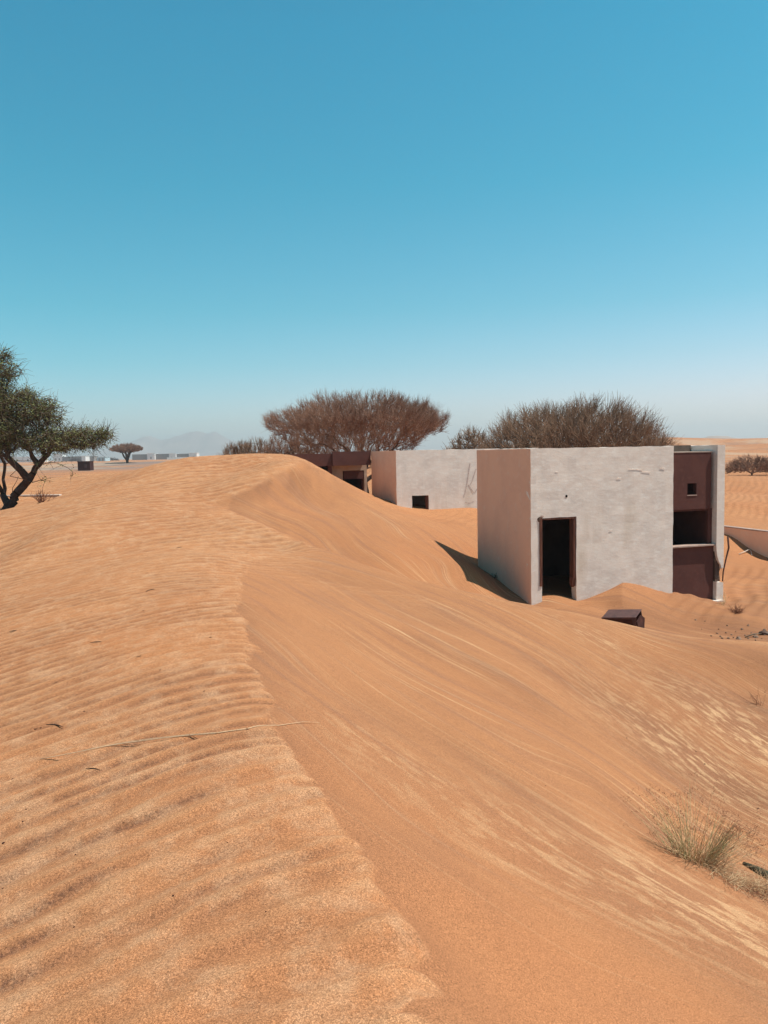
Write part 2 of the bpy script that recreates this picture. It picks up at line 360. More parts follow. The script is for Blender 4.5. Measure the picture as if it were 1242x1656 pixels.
RIMS = [None, None]; TOPS = [None]
def detail(x, y):
    """returns ripple height, dark-grain and painted-shade amount, ripple-zone mask"""
    r = np.hypot(x, y)
    near = r < 60
    out = np.zeros(x.shape); coarse_shade = np.zeros(x.shape); rz = np.zeros(x.shape)
    xs = x[near]; ys = y[near]; rs = r[near]
    al = xs*RT[0]+ys*RT[1]; ac = xs*RN[0]+ys*RN[1]
    w1 = fbm(xs/1.5, ys/1.5, 5, 3); w2 = fbm(al/.75, ac/.26, 9, 2); w3 = fbm(al/.22, ac/.14, 19, 2)
    lam = np.interp(rs, [0, 3, 6, 30], [.235, .25, .27, .30])*1.0
    lam = .262
    ph = PHI(ac) + .75*w1 + .32*w2*np.interp(rs, [2, 6, 14], [1.35, .8, .6]) + np.interp(rs, [2, 8], [.08, .14])*w3
    ph = np.where(np.isfinite(ph), ph, 0); fr = ph-np.floor(ph)
    # asymmetrical profile: long windward rise, short lee fall
    pk = .36
    prof = np.where(fr < pk, .5-.5*np.cos(np.pi*fr/pk), .5+.5*np.cos(np.pi*(fr-pk)/(1-pk)))
    d = crest_dist(xs, ys)
    ncl = np.interp(rs, [3, 8], [1.0, .45])
    lb = sstep(-.5, .5, fbm(xs/.45+9, ys/.45, 33, 2))
    lobe = (.13*np.abs(np.cos(np.pi*(ph-.05)))**.8-.07)*ncl*(.25+.9*lb) + .14*fbm(xs/.5, ys/.5, 31, 3)
    e = d+lobe*np.exp(-np.clip(np.abs(d)-.15, 0, 9)/.25)
    mA = sstep(-.022, .03, e)
    # secondary windward mask: left of the far crest
    dd = np.full(xs.shape, 1e9); sg = np.ones(xs.shape)
    for a, b in zip(C2[:-1], C2[1:]):
        v = b-a; t = np.clip(((xs-a[0])*v[0]+(ys-a[1])*v[1])/(v@v), 0, 1)
        qx = xs-a[0]-t*v[0]; qy = ys-a[1]-t*v[1]; q = np.hypot(qx, qy)
        s_ = np.sign(v[0]*(ys-a[1])-v[1]*(xs-a[0])); m = q < dd; dd[m] = q[m]; sg[m] = s_[m]
    mB = sstep(-.05, .2, dd*sg)
    far = sstep(10.5, 14.5, ys)
    mask = mA*(1-far)+mB*far*(xs < 3)
    mask = mask*np.where(ys > 12, sstep(-.7, -2.0, xs+.25*fbm(xs/.8, ys/.8, 97, 2)), 1)
    patch = .72+.28*sstep(-.35, .35, fbm(xs/1.9+4, ys/1.9, 41, 2))
    seg = sstep(-.34, .22, fbm(al/.55, ac/.21, 43, 2)+.08)
    sgk = np.interp(rs, [2, 4.0, 7], [.80, .40, .12]); seg = seg*sgk+1-sgk
    patch = patch*(.35+.65*seg)
    amp = np.interp(rs, [0, 3.5, 6, 16, 26], [.028, .029, .030, .036, .034])
    h = amp*patch*(prof-.45)*mask
    # finer secondary ripples
    ph2 = (xs*(-math.sin(RA-.15))+ys*math.cos(RA-.15))/.105+.8*fbm(xs/.5, ys/.5, 61, 2)
    h = h+.0036*np.sin(2*np.pi*ph2)*mask*sstep(1.6, 3.0, rs)*(1-.6*prof)
    # lip where ripple lobes overrun the crest
    h = h+mA*(1-far)*.014*ncl*np.exp(-np.clip(e, 0, 9)/.12)
    # gentle lumps near the viewer
    h = h+(.012*fbm(xs/.30, ys/.20, 71, 3)*sstep(6, 2.5, rs)+.012*fbm(al/.9, ac/.35, 73, 3))*mask
    # ripples in the hollows by the houses
    hm = (1-sstep(0, 1, mask+0*xs))*sstep(15.2, 17, ys)*sstep(.0, .35, fbm(xs/4, ys/4, 81, 2)+.25)
    hm = np.where((xs > 6.5) | (ys > 23) | ((xs > 3.5) & (ys < 17.5)), hm, hm*.12)
    pr = math.radians(60)
    ph3 = (xs*(-math.sin(pr))+ys*math.cos(pr))/.34+.9*fbm(xs/2.2, ys/2.2, 91, 2)
    h = h+.016*np.sin(2*np.pi*ph3)*hm
    out[near] = h
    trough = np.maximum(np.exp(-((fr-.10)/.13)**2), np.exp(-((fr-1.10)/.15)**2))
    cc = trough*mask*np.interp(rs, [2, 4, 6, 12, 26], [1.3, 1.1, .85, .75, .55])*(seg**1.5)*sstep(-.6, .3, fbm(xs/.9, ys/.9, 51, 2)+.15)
    # streaky darker band on the face just below the crest
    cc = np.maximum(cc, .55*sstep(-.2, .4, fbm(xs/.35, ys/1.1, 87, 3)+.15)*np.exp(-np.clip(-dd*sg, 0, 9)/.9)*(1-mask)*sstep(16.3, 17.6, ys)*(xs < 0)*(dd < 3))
    for (gx, gy, gl, gw, wt) in SHADE_PATCHES:  # painted slope shade, blended into the sand colour
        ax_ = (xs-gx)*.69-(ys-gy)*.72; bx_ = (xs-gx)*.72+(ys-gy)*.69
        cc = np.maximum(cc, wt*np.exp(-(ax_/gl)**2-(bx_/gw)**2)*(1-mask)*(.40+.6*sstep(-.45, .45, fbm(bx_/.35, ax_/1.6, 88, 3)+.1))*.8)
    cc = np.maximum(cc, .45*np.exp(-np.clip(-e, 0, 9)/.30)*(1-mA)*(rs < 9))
    coarse_shade[near] = cc; rz[near] = mask
    top = mask*patch*np.exp(-((fr-.52)/.17)**2); TOPS[0] = top if len(xs) > 1000 else TOPS[0]
    rim = mA*(1-far)*np.exp(-((e-.05)/.05)**2)*ncl*.5; RIMS[0] = rim if len(xs) > 1000 else RIMS[0]; RIMS[1] = near if len(xs) > 1000 else RIMS[1]
    return out, coarse_shade, rz
def H(x, y):
    x = np.atleast_1d(np.asarray(x, float)); y = np.atleast_1d(np.asarray(y, float))
    return base_h(x, y)+detail(x, y)[0]
def hz(x, y):
    return float(H(x, y)[0])
def hit(px, py, y0=1.2, y1=60):
    d = ray(px, py); t = np.geomspace(y0, y1, 500)/d[1]
    P = d[None]*t[:, None]; P[:, 2] += EYE
    below = P[:, 2] < H(P[:, 0], P[:, 1])
    i = int(np.argmax(below)) if below.any() else len(t)-1
    a, b = t[max(i-1, 0)], t[i]
    tt = np.linspace(a, b, 20); P = d[None]*tt[:, None]; P[:, 2] += EYE
    j = int(np.argmax(P[:, 2] < H(P[:, 0], P[:, 1])))
    p = P[j].copy(); p[2] = hz(p[0], p[1]); return p

# streak coordinate field: value constant along a wind streak (metres across)
SL = []
def streak(val, pts, hitpx=True):
    for a in pts:
        p = hit(*a) if hitpx else a
        SL.append((p[0], p[1], val))
streak(0.0, [(392, 945), (500, 1010), (620, 1090), (750, 1165), (870, 1232), (1000, 1300), (1100, 1375)])
streak(-1.1, [(470, 1100), (600, 1190), (720, 1270), (860, 1370), (1000, 1450), (1150, 1530)])
streak(-2.0, [(560, 1300), (700, 1400), (850, 1500), (1000, 1580), (1150, 1640)])
streak(1.3, [(470, 920), (600, 985), (750, 1060), (880, 1130), (1000, 1210), (1100, 1280), (1230, 1360)])
streak(2.6, [(620, 935), (760, 990), (900, 1065), (1020, 1150), (1130, 1230), (1235, 1300)])
streak(3.9, [(800, 975), (930, 1040), (1050, 1110), (1150, 1170), (1235, 1225)])
streak(5.2, [(960, 1012), (1060, 1060), (1150, 1100), (1240, 1150)])
streak(6.6, [(370, 815), (430, 840), (500, 872)])
streak(8.2, [(430, 785), (500, 830), (580, 885), (620, 915)])
streak(9.6, [(490, 752), (560, 810), (640, 870), (720, 915)])
streak(10.6, [(540, 778), (620, 825), (700, 870), (760, 930)])
SLa = np.array(SL)
SV = RBF(SLa[:, :2], SLa[:, 2], np.full(len(SLa), .6))

# ---------------------------------------------------------------- sand sheet
def build_sand():
    front = np.linspace(-35, 37, 800)
    rest = np.linspace(37, 325, 66)[1:-1]
    th = np.radians(np.concatenate([front, rest]))
    R1 = np.geomspace(1.15, 46, 900)
    R2 = np.geomspace(46, 4600, 130)[1:]
    R = np.concatenate([[.25, .6, .9], R1, R2])
    T, RR = np.meshgrid(th, R)
    X = RR*np.sin(T); Yy = RR*np.cos(T)
    x = X.ravel(); y = Yy.ravel()
    zb = base_h(x, y); dt, coarse_shade, rz = detail(x, y)
    z = zb+dt
    # house footprints: keep drifts inside low
    V = np.stack([x, y, z], 1)
    nT = len(th); nR = len(R)
    i = np.arange(nR-1)[:, None]; j = np.arange(nT)[None]
    j2 = (j+1) % nT
    F = np.stack([i*nT+j, i*nT+j2, (i+1)*nT+j2, (i+1)*nT+j], -1).reshape(-1, 4)
    F = F[:, ::-1]
    # centre cap
    c = len(V); V = np.vstack([V, [[0, 0, z[:nT].mean()]]])
    capq = np.stack([np.arange(nT), (np.arange(nT)+1) % nT, np.full(nT, c)], 1)[:, ::-1]
    me = bpy.data.meshes.new('sand_dunes')
    nq = len(F); ntri = len(capq)
    me.vertices.add(len(V)); me.vertices.foreach_set('co', V.astype(np.float32).ravel())
    loops = np.concatenate([F.ravel(), capq.ravel()]).astype(np.int32)
    me.loops.add(len(loops)); me.loops.foreach_set('vertex_index', loops)
    starts = np.concatenate([np.arange(nq)*4, nq*4+np.arange(ntri)*3]).astype(np.int32)
    me.polygons.add(nq+ntri); me.polygons.foreach_set('loop_start', starts)
    me.update(calc_edges=True)
    me.shade_smooth()
    r = np.hypot(x, y)
    sv = np.zeros((len(V), 3), np.float32)
    n = r < 45
    sv[:-1][n, 0] = SV(x[n], y[n]); 
    sv[:-1, 1] = x*.69-y*.72
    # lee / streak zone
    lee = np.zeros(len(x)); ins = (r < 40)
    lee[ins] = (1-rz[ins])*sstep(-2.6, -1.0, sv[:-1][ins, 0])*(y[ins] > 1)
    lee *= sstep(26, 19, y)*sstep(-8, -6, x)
    rimf = np.zeros(len(x)); rimf[RIMS[1]] = RIMS[0]
    dS = np.full(len(x), 9.0); nn = (r < 20) & (y > 9); sp = np.array([p[:2] for p in crestS])
    for a_, b__ in zip(sp[:-1], sp[1:]):
        v = b__-a_; t = np.clip(((x[nn]-a_[0])*v[0]+(y[nn]-a_[1])*v[1])/(v@v), 0, 1)
        dS[nn] = np.minimum(dS[nn], np.hypot(x[nn]-a_[0]-t*v[0], y[nn]-a_[1]-t*v[1]))
    pn = sstep(-.1, .35, fbm(x/.35, y/.5, 77, 3))
    rimf = np.maximum(rimf, np.where(nn, np.exp(-(dS/.36)**2)*(.35+.65*pn)*sstep(0.6, 2.4, x)*2.6, 0))
    topf = np.zeros(len(x)); topf[RIMS[1]] = TOPS[0]
    mott = np.zeros(len(x)); sx = sv[:-1, 0]
    for (mp_, L_, wv_, wt) in (((1130, 1235), 1.7, .8, 1.0), ((1200, 1180), 1.5, .8, 1.0), ((1160, 1490), 1.1, .5, .75), ((1000, 1460), .8, .4, .6), ((1150, 1170), 1.4, .9, .6), ((960, 1030), 1.2, .5, .5), ((640, 1240), 1.0, .35, .35)):
        q = hit(*mp_); ax = x-q[0]; ay = y-q[1]; qs = float(SV(np.array([q[0]]), np.array([q[1]]))[0])
        mott = np.maximum(mott, wt*np.exp(-((ax*.69-ay*.72)/L_)**2-((sx-qs)/wv_)**2))
    mott[~ins] = 0
    for nm, arr in (('coarse_shade', coarse_shade), ('rz', rz), ('lee', lee), ('rim', rimf), ('mott', mott), ('top', topf)):
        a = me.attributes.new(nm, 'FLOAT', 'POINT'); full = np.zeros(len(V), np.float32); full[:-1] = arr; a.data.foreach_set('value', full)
    a = me.attributes.new('sv', 'FLOAT_VECTOR', 'POINT'); a.data.foreach_set('vector', sv.ravel())
    o = bpy.data.objects.new('sand_dunes', me); link(o); tag(o, kind='structure')
    me.materials.append(sand_mat())
    return o

def sand_mat():
    m = bpy.data.materials.new('desert_sand'); m.use_nodes = True; nt = m.node_tree; N = nt.nodes; L = nt.links
    b = N['Principled BSDF']; b.inputs['Roughness'].default_value = .95; b.inputs['Specular IOR Level'].default_value = .12
    geo = N.new('ShaderNodeNewGeometry')
    def noise(sc, det=4, vec=None, rough=.6, dist=0):
        n = N.new('ShaderNodeTexNoise'); n.inputs['Scale'].default_value = sc; n.inputs['Detail'].default_value = det; n.inputs['Roughness'].default_value = rough; n.inputs['Distortion'].default_value = dist
        L.new(vec if vec else geo.outputs['Position'], n.inputs['Vector']); return n.outputs[0]
    def rng_(src, a, b_, c=0, d=1):
        r = N.new('ShaderNodeMapRange'); r.inputs[1].default_value = a; r.inputs[2].default_value = b_; r.inputs[3].default_value = c; r.inputs[4].default_value = d
        L.new(src, r.inputs[0]); return r.outputs[0]
    def math_(op, a, b_):
        r = N.new('ShaderNodeMath'); r.operation = op
        for k, v in enumerate((a, b_)):
            if isinstance(v, (int, float)): r.inputs[k].default_value = v
            else: L.new(v, r.inputs[k])
        return r.outputs[0]
    def mix(f, a, b_):
        r = N.new('ShaderNodeMix'); r.data_type = 'RGBA'
        if isinstance(f, float): r.inputs[0].default_value = f
        else: L.new(f, r.inputs[0])
        for k, v in ((6, a), (7, b_)):
            if isinstance(v, tuple): r.inputs[k].default_value = (*v, 1)
            else: L.new(v, r.inputs[k])
        return r.outputs[2]
    def attr(nm, vec=False):
        a = N.new('ShaderNodeAttribute'); a.attribute_name = nm; return a.outputs['Vector' if vec else 'Fac']
    rim, mott = attr('rim'), attr('mott')
    coarse_shade, rz, lee, sv = attr('coarse_shade'), attr('rz'), attr('lee'), attr('sv', True)
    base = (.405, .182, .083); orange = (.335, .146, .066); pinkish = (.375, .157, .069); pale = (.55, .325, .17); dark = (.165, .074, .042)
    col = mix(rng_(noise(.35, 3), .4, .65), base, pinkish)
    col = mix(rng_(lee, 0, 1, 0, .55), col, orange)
    # slow darker drifts of coarse grains
    col = mix(rng_(noise(1.3, 5), .5, .75, 0, .35), col, (.27, .125, .066))
    # streaks: noise stretched along the wind lines
    mp = N.new('ShaderNodeMapping'); mp.inputs['Scale'].default_value = (27, .24, 1); L.new(sv, mp.inputs[0])
    st1 = noise(1.0, 5, mp.outputs[0], .7)
    mp2 = N.new('ShaderNodeMapping'); mp2.inputs['Scale'].default_value = (4.2, .22, 1); L.new(sv, mp2.inputs[0])
    st2 = noise(1.0, 3, mp2.outputs[0], .55)
    mp3 = N.new('ShaderNodeMapping'); mp3.inputs['Scale'].default_value = (1.1, .16, 1); L.new(sv, mp3.inputs[0])
    st3 = noise(1.0, 2, mp3.outputs[0], .5)
    zone = rng_(st3, .42, .58, .12, 1)
    zonehi = rng_(noise(.33, 2, sv), .40, .60, .45, 1)
    mp4 = N.new('ShaderNodeMapping'); mp4.inputs['Scale'].default_value = (11, 3.4, 1); L.new(sv, mp4.inputs[0])
    st4 = noise(1.0, 4, mp4.outputs[0], .65)
    zz = math_('MAXIMUM', math_('MULTIPLY', zone, zonehi), mott)
    s_pale = math_('MULTIPLY', math_('MULTIPLY', rng_(st1, .55, .61), lee), zz)
    m_pale = math_('MULTIPLY', math_('MULTIPLY', rng_(st4, .50, .58), lee), mott)
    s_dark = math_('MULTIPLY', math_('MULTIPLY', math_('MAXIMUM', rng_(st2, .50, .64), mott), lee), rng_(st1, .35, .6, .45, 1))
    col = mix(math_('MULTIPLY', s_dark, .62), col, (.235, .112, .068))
    col = mix(math_('MULTIPLY', s_pale, .85), col, pale)
    col = mix(math_('MULTIPLY', m_pale, .9), col, pale)
    col = mix(math_('MULTIPLY', math_('MULTIPLY', rim, rng_(noise(3, 3), .4, .65)), .35), col, pale)
    # coarse grains in ripple troughs, darker crest bands, painted shade of the slope patches
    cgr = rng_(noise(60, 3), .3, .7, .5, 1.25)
    col = mix(math_('MULTIPLY', math_('MULTIPLY', coarse_shade, cgr), .80), col, dark)
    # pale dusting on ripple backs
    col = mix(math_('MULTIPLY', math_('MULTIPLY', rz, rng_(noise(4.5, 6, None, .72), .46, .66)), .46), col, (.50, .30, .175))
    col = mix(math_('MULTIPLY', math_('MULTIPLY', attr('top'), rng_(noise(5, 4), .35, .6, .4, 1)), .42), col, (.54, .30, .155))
    # individual grains
    g1 = rng_(noise(380, 2, None, .8), .36, .64, .42, 1.58)
    g2 = rng_(noise(130, 3, None, .8), .34, .66, .60, 1.40)
    gm = math_('MULTIPLY', g1, g2)
    vm = N.new('ShaderNodeVectorMath'); vm.operation = 'SCALE'; L.new(col, vm.inputs[0]); L.new(gm, vm.inputs['Scale'])
    col = vm.outputs[0]
    # grey gravel flat and scrubby ground far off on the left
    sep = N.new('ShaderNodeSeparateXYZ'); L.new(geo.outputs['Position'], sep.inputs[0])
    farl = math_('MULTIPLY', rng_(sep.outputs[1], 105, 122), rng_(sep.outputs[1], 235, 215))
    farl = math_('MULTIPLY', farl, rng_(sep.outputs[0], -36, -24, 1, 0))
    farl = math_('MULTIPLY', farl, rng_(noise(.06, 3), .36, .52))
    col = mix(math_('MULTIPLY', farl, .85), col, (.19, .155, .14))
    tr = math_('MULTIPLY', rng_(noise(.035, 4), .55, .62), rng_(sep.outputs[1], 60, 90))
    col = mix(math_('MULTIPLY', tr, .45), col, (.24, .15, .11))
    col = mix(math_('MULTIPLY', rng_(noise(.02, 5), .54, .6), rng_(sep.outputs[1], 90, 130, 0, .5)), col, (.44, .32, .22))
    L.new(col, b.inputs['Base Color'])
    # bump
    def bump(h, st, dist, prev=None):
        bp = N.new('ShaderNodeBump'); bp.inputs['Strength'].default_value = st; bp.inputs['Distance'].default_value = dist
        L.new(h, bp.inputs['Height'])
        if prev: L.new(prev, bp.inputs['Normal'])
        return bp.outputs[0]
    n1 = bump(noise(330, 2), .5, .0022)
    n2 = bump(noise(45, 4), .4, .004, n1)
    n3 = bump(math_('MULTIPLY', st1, lee), .55, .022, n2)
    n4 = bump(math_('MULTIPLY', st2, lee), .35, .05, n3)
    # fine wind ripples beyond mesh resolution
    mpw = N.new('ShaderNodeMapping'); mpw.inputs['Rotation'].default_value = (0, 0, -math.radians(27)); L.new(geo.outputs['Position'], mpw.inputs[0])
    wv = N.new('ShaderNodeTexWave'); wv.bands_direction = 'Y'; wv.inputs['Scale'].default_value = 1.1; wv.inputs['Distortion'].default_value = 5; wv.inputs['Detail'].default_value = 3; wv.inputs['Detail Scale'].default_value = .8
    L.new(mpw.outputs[0], wv.inputs[0])
    farm = rng_(sep.outputs[1], 22, 30, 0, 1)
    n5 = bump(math_('MULTIPLY', wv.outputs['Fac'], farm), .5, .03, n4)
    L.new(n5, b.inputs['Normal'])
    return m

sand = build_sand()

# ---------------------------------------------------------------- walls
def wall(name, o, u, w, L, z0, z1, th, mat, parent, openings=(), step=.22, jit=.007, z1b=None):
    """plastered wall from local point o along u, thickness along w; openings (a,b,za,zb); grid mesh with slightly uneven edges"""
    u = np.array([*u, 0.]); w = np.array([*w, 0.]); o = np.array([o[0], o[1], 0.])
    xs = {0., L}; zs = {z0, z1}
    for a, b, c, d in openings: xs |= {a, b}; zs |= {max(c, z0), min(d, z1)}
    def refine(s):
        s = sorted(s); out = []
        for a, b in zip(s[:-1], s[1:]):
            n = max(1, math.ceil((b-a)/step)); out += [a+(b-a)*k/n for k in range(n)]
        return out+[s[-1]]
    xs = refine(xs); zs = refine(zs); nx, nz = len(xs), len(zs)
    def solid(i, j):
        if i < 0 or j < 0 or i >= nx-1 or j >= nz-1: return False
        cx = (xs[i]+xs[i+1])/2; cz = (zs[j]+zs[j+1])/2
        return not any(a < cx < b and c < cz < d for a, b, c, d in openings)
    V = []; F = []; idx = {}
    def vid(i, j, k):
        if (i, j, k) not in idx:
            edge = not (solid(i, j) and solid(i-1, j) and solid(i, j-1) and solid(i-1, j-1))
            jx = random.uniform(-jit, jit) if edge else 0; jz = random.uniform(-jit, jit) if edge else 0; jn = random.uniform(-jit, jit)*.6
            idx[(i, j, k)] = len(V)
            p = o+u*(xs[i]+jx)+w*(th*k+jn); V.append((p[0], p[1], zs[j]+jz))
        return idx[(i, j, k)]
    for i in range(nx-1):
        for j in range(nz-1):
            if not solid(i, j): continue
            F.append((vid(i, j, 0), vid(i+1, j, 0), vid(i+1, j+1, 0), vid(i, j+1, 0)))
            F.append((vid(i, j, 1), vid(i, j+1, 1), vid(i+1, j+1, 1), vid(i+1, j, 1)))
            if not solid(i-1, j): F.append((vid(i, j, 0), vid(i, j+1, 0), vid(i, j+1, 1), vid(i, j, 1)))
            if not solid(i+1, j): F.append((vid(i+1, j, 0), vid(i+1, j, 1), vid(i+1, j+1, 1), vid(i+1, j+1, 0)))
            if not solid(i, j-1): F.append((vid(i, j, 0), vid(i, j, 1), vid(i+1, j, 1), vid(i+1, j, 0)))
            if not solid(i, j+1): F.append((vid(i, j+1, 0), vid(i+1, j+1, 0), vid(i+1, j+1, 1), vid(i, j+1, 1)))
    return mesh(name, V, F, mat, parent)

UX, UY = (1, 0), (0, 1)
HA = math.atan2(.292, .956)
# ---- house 1 (local x along the front, y to the back)
h1 = empty('plastered_house', (3.256, 17.0, 0), 'nearest pale plastered house with an open doorway and brown recess', 'house', None, HA)
wall('front_wall', (0, 0), UX, UY, 3.73, -1.2, 3.50, .2, M_PLASTER, h1, [(.27, 1.14, -2, 1.95)])
wall('side_wall', (0, .2), UY, UX, 2.7, -1.2, 3.498, .2, M_SIDE_SHADE, h1)
wall('side_shade_skin', (-.005, .002), UY, UX, 2.895, -1.2, 3.496, .004, M_SIDE_SHADE, h1, jit=.001)  # thin skin carrying the painted shade tint round to the corner
wall('back_wall', (.2, 2.7), UX, UY, 4.77, -1.2, 3.497, .2, M_PLASTER, h1)
box('roof', .2, 4.97, .2, 2.7, 3.24, 3.36, M_ROOF, h1)
# partition behind the recess; added linings coloured dark to paint interior shade
box('parapet', 3.73, 4.97, .95, 1.1, 3.36, 3.515, M_SHADEBACK, h1)  # dark grey paints the parapet face as shaded
box('partition_wall', 3.6, 3.72, .2, 2.7, -1.2, 3.235, M_SHADEIN, h1)
box('dark_lining', 3.725, 4.97, 2.60, 2.69, -1.2, 3.235, M_BROWN, h1)
box('dark_lining', 4.93, 4.985, .31, 2.59, -1.2, 3.235, M_BROWN, h1)
box('dark_lining', .21, 3.59, 2.60, 2.69, -1.2, 3.235, M_SHADEIN, h1)
box('ceiling', .21, 4.92, .24, 2.59, 3.20, 3.236, M_SHADEIN, h1)
# recess panels
wall('lower_panel', (3.73, .10), UX, UY, 1.24, -1.2, 1.075, .14, M_BROWN, h1, step=.4, jit=.002)
sill = box('window_sill', 3.735, 4.965, .02, .30, 1.078, 1.118, M_SILL, h1, .006)
up = wall('upper_panel', (3.73, .10), UX, UY, 1.15, 1.98, 3.33, .12, M_BROWN, h1, [(.47, .73, 2.33, 2.60)], step=.4, jit=.002)
box('panel_coping', 3.73, 4.90, .092, .235, 3.333, 3.352, M_SILL, h1)
fr = box('vent_frame', 4.19, 4.47, .088, .12, 2.305, 2.325, M_SILL, h1)
box('window_post', 4.85, 4.965, .16, .24, 1.12, 1.975, M_BROWN, h1)
box('window_head', 3.735, 4.85, .18, .24, 1.93, 1.975, M_BROWN, h1)
# the right-hand fin wall with its broken front
def prism(name, prof, x0, x1, mat, parent, jit=0):
    """profile (y,z) extruded along local x"""
    n = len(prof); V = [(x0+random.uniform(-jit, jit), y, z) for y, z in prof]+[(x1+random.uniform(-jit, jit), y, z) for y, z in prof]
    F = [tuple(range(n))[::-1], tuple(range(n, 2*n))]+[(k, (k+1) % n, n+(k+1) % n, n+k) for k in range(n)]
    return mesh(name, V, F, mat, parent)
def xprism(name, prof, y0, y1, mat, parent, jit=0):
    n = len(prof); V = [(x, y0+random.uniform(-jit, jit), z) for x, z in prof]+[(x, y1, z) for x, z in prof]
    F = [tuple(range(n)), tuple(range(n, 2*n))[::-1]]+[(k, n+k, n+(k+1) % n, (k+1) % n) for k in range(n)]
    return mesh(name, V, F, mat, parent)
xprism('end_pier', [(4.972, 3.505), (5.19, 3.505), (5.19, 1.9), (5.188, .52), (5.165, .55), (5.14, .50), (5.11, .60), (5.07, .66), (5.04, .72), (5.01, .80), (4.985, .93), (4.972, 1.05)][::-1], 0, .30, M_PLASTER, h1)
xprism('pier_stub', [(4.972, -1.2), (5.17, -1.2), (5.172, -.05), (5.165, .17), (5.09, .19), (5.02, .185), (4.972, .20)], -.02, .28, M_PLASTER, h1)
xprism('broken_core', [(4.985, .19), (5.09, .188), (5.13, .20), (5.15, .34), (5.12, .42), (5.16, .5), (5.10, .62), (5.03, .76), (4.985, .95)], .07, .26, M_BLOCK, h1, .03)
wall('end_wall', (5.19, .30), UY, (-1, 0), 2.6, -1.2, 3.50, .2, M_PLASTER, h1)
wall('plinth', (4.55, -.10), UX, UY, .60, -1.2, -.245, .12, M_PLASTER, h1, jit=.012, step=.1)
# timber door lining
df = box('door_jamb', .205, .272, -.018, .06, .42, 1.955, M_WOOD, h1, .004)
box('door_head', .272, 1.136, .004, .10, 1.905, 1.947, M_WOOD, h1, .004)
box('door_jamb', 1.075, 1.137, .012, .19, .55, 1.90, M_WOOD, h1, .004)
prism('door_jamb', [(.02, .56), (.16, .56), (.15, .38), (.10, .33), (.07, .42), (.03, .36)][::-1], 1.06, 1.135, M_WOOD, h1, .01)
# broken plaster lump at the door's upper corner
lump = []
def rock(name, r, mat, parent=None, loc=(0, 0, 0), seed=0, sc=(1, 1, .7)):
    rr = random.Random(seed); V = []; F = []
    import bmesh
    bm = bmesh.new(); bmesh.ops.create_icosphere(bm, subdivisions=2, radius=r)
    for v in bm.verts:
        v.co *= 1+rr.uniform(-.28, .28); v.co.x *= sc[0]; v.co.y *= sc[1]; v.co.z *= sc[2]
    me = bpy.data.meshes.new(name); bm.to_mesh(me); bm.free(); me.materials.append(mat)
    o = bpy.data.objects.new(name, me); link(o, parent); o.location = loc; return o
rock('broken_plaster', .055, M_BLOCK, h1, (.215, -.002, 1.93), 3, (1, .35, 1.1))
rock('broken_plaster', .035, M_SILL, h1, (.27, -.004, 1.985), 5, (1.2, .3, .8))
# small pipe hole: black disc painting its dark inside
def disc(name, loc, r, mat, parent, dep=.006):
    V = []; n = 12
    for k in range(n):
        a = 2*math.pi*k/n; V.append((loc[0]+r*math.cos(a), loc[1], loc[2]+r*math.sin(a)))
    V += [(v[0]*.5+loc[0]*.5, loc[1]+dep, v[2]*.5+loc[2]*.5) for v in V]
    F = [tuple(range(n, 2*n))]+[(k, (k+1) % n, n+(k+1) % n, n+k) for k in range(n)]
    return mesh(name, V, F, mat, parent)
M_BLACK = newmat('hole_black', (.01, .008, .007), 1)
disc('pipe_hole_disc', (.885, -.008, 2.42), .030, M_BLACK, h1)
# plaster scars on the front: thin raised trowel ridges
def scar(x, z, L, h, sl=0.0):
    n = 7; V = []; 
    for k in range(n+1):
        t = k/n; w_ = h*(math.sin(math.pi*t)**.5 if 0 < t < 1 else .05)*random.uniform(.6, 1.3); zz = z+sl*L*t+random.uniform(-.3, .3)*h
        V += [(x+L*t, -.0045, zz-w_/2), (x+L*t, -.0105, zz), (x+L*t, -.0045, zz+w_/2)]
    F = []
    for k in range(n):
        F += [(k*3, k*3+3, k*3+4, k*3+1), (k*3+1, k*3+4, k*3+5, k*3+2)]
    return mesh('plaster_ridge', V, F, M_PLASTER, h1)
for a in [(2.5, 2.99, .55, .012, -.05), (2.85, 2.93, .35, .012, -.08), (2.2, 2.79, .16, .028, 0), (3.35, 3.0, .2, .01, -.14), (.6, 2.975, .12, .012, 0), (2.0, 1.6, .12, .014, 0)]:
    scar(a[0], a[1], a[2]*.7, a[3]*.55, a[4])

# ---- house 2, same type, farther
h2 = empty('plastered_house', (.425, 25.2, 0), 'second pale plastered house, half buried, with red strokes on its front', 'house', None, HA)
wall('front_wall', (0, 0), UX, UY, 3.73, -1.2, 3.55, .2, M_PLASTER, h2, [(.53, 1.12, -2, 2.05)])
wall('side_wall', (0, .2), UY, UX, 2.7, -1.2, 3.548, .2, M_SIDE_SHADE, h2)
wall('side_shade_skin', (-.005, .002), UY, UX, 2.895, -1.2, 3.546, .004, M_SIDE_SHADE, h2, jit=.001)
wall('back_wall', (.2, 2.7), UX, UY, 4.99, -1.2, 3.547, .2, M_PLASTER, h2)
wall('end_wall', (5.19, 0), UY, (-1, 0), 2.7, -1.2, 3.55, .2, M_PLASTER, h2)
wall('recess_panel', (3.73, .14), UX, UY, 1.24, -1.2, 3.35, .12, M_BROWN, h2, [(0, 1.1, 1.1, 1.97)])
box('roof', .2, 4.97, .2, 2.7, 3.28, 3.40, M_ROOF, h2)
box('window_jamb', 1.05, 1.12, .03, .19, .9, 2.045, M_WOOD, h2)
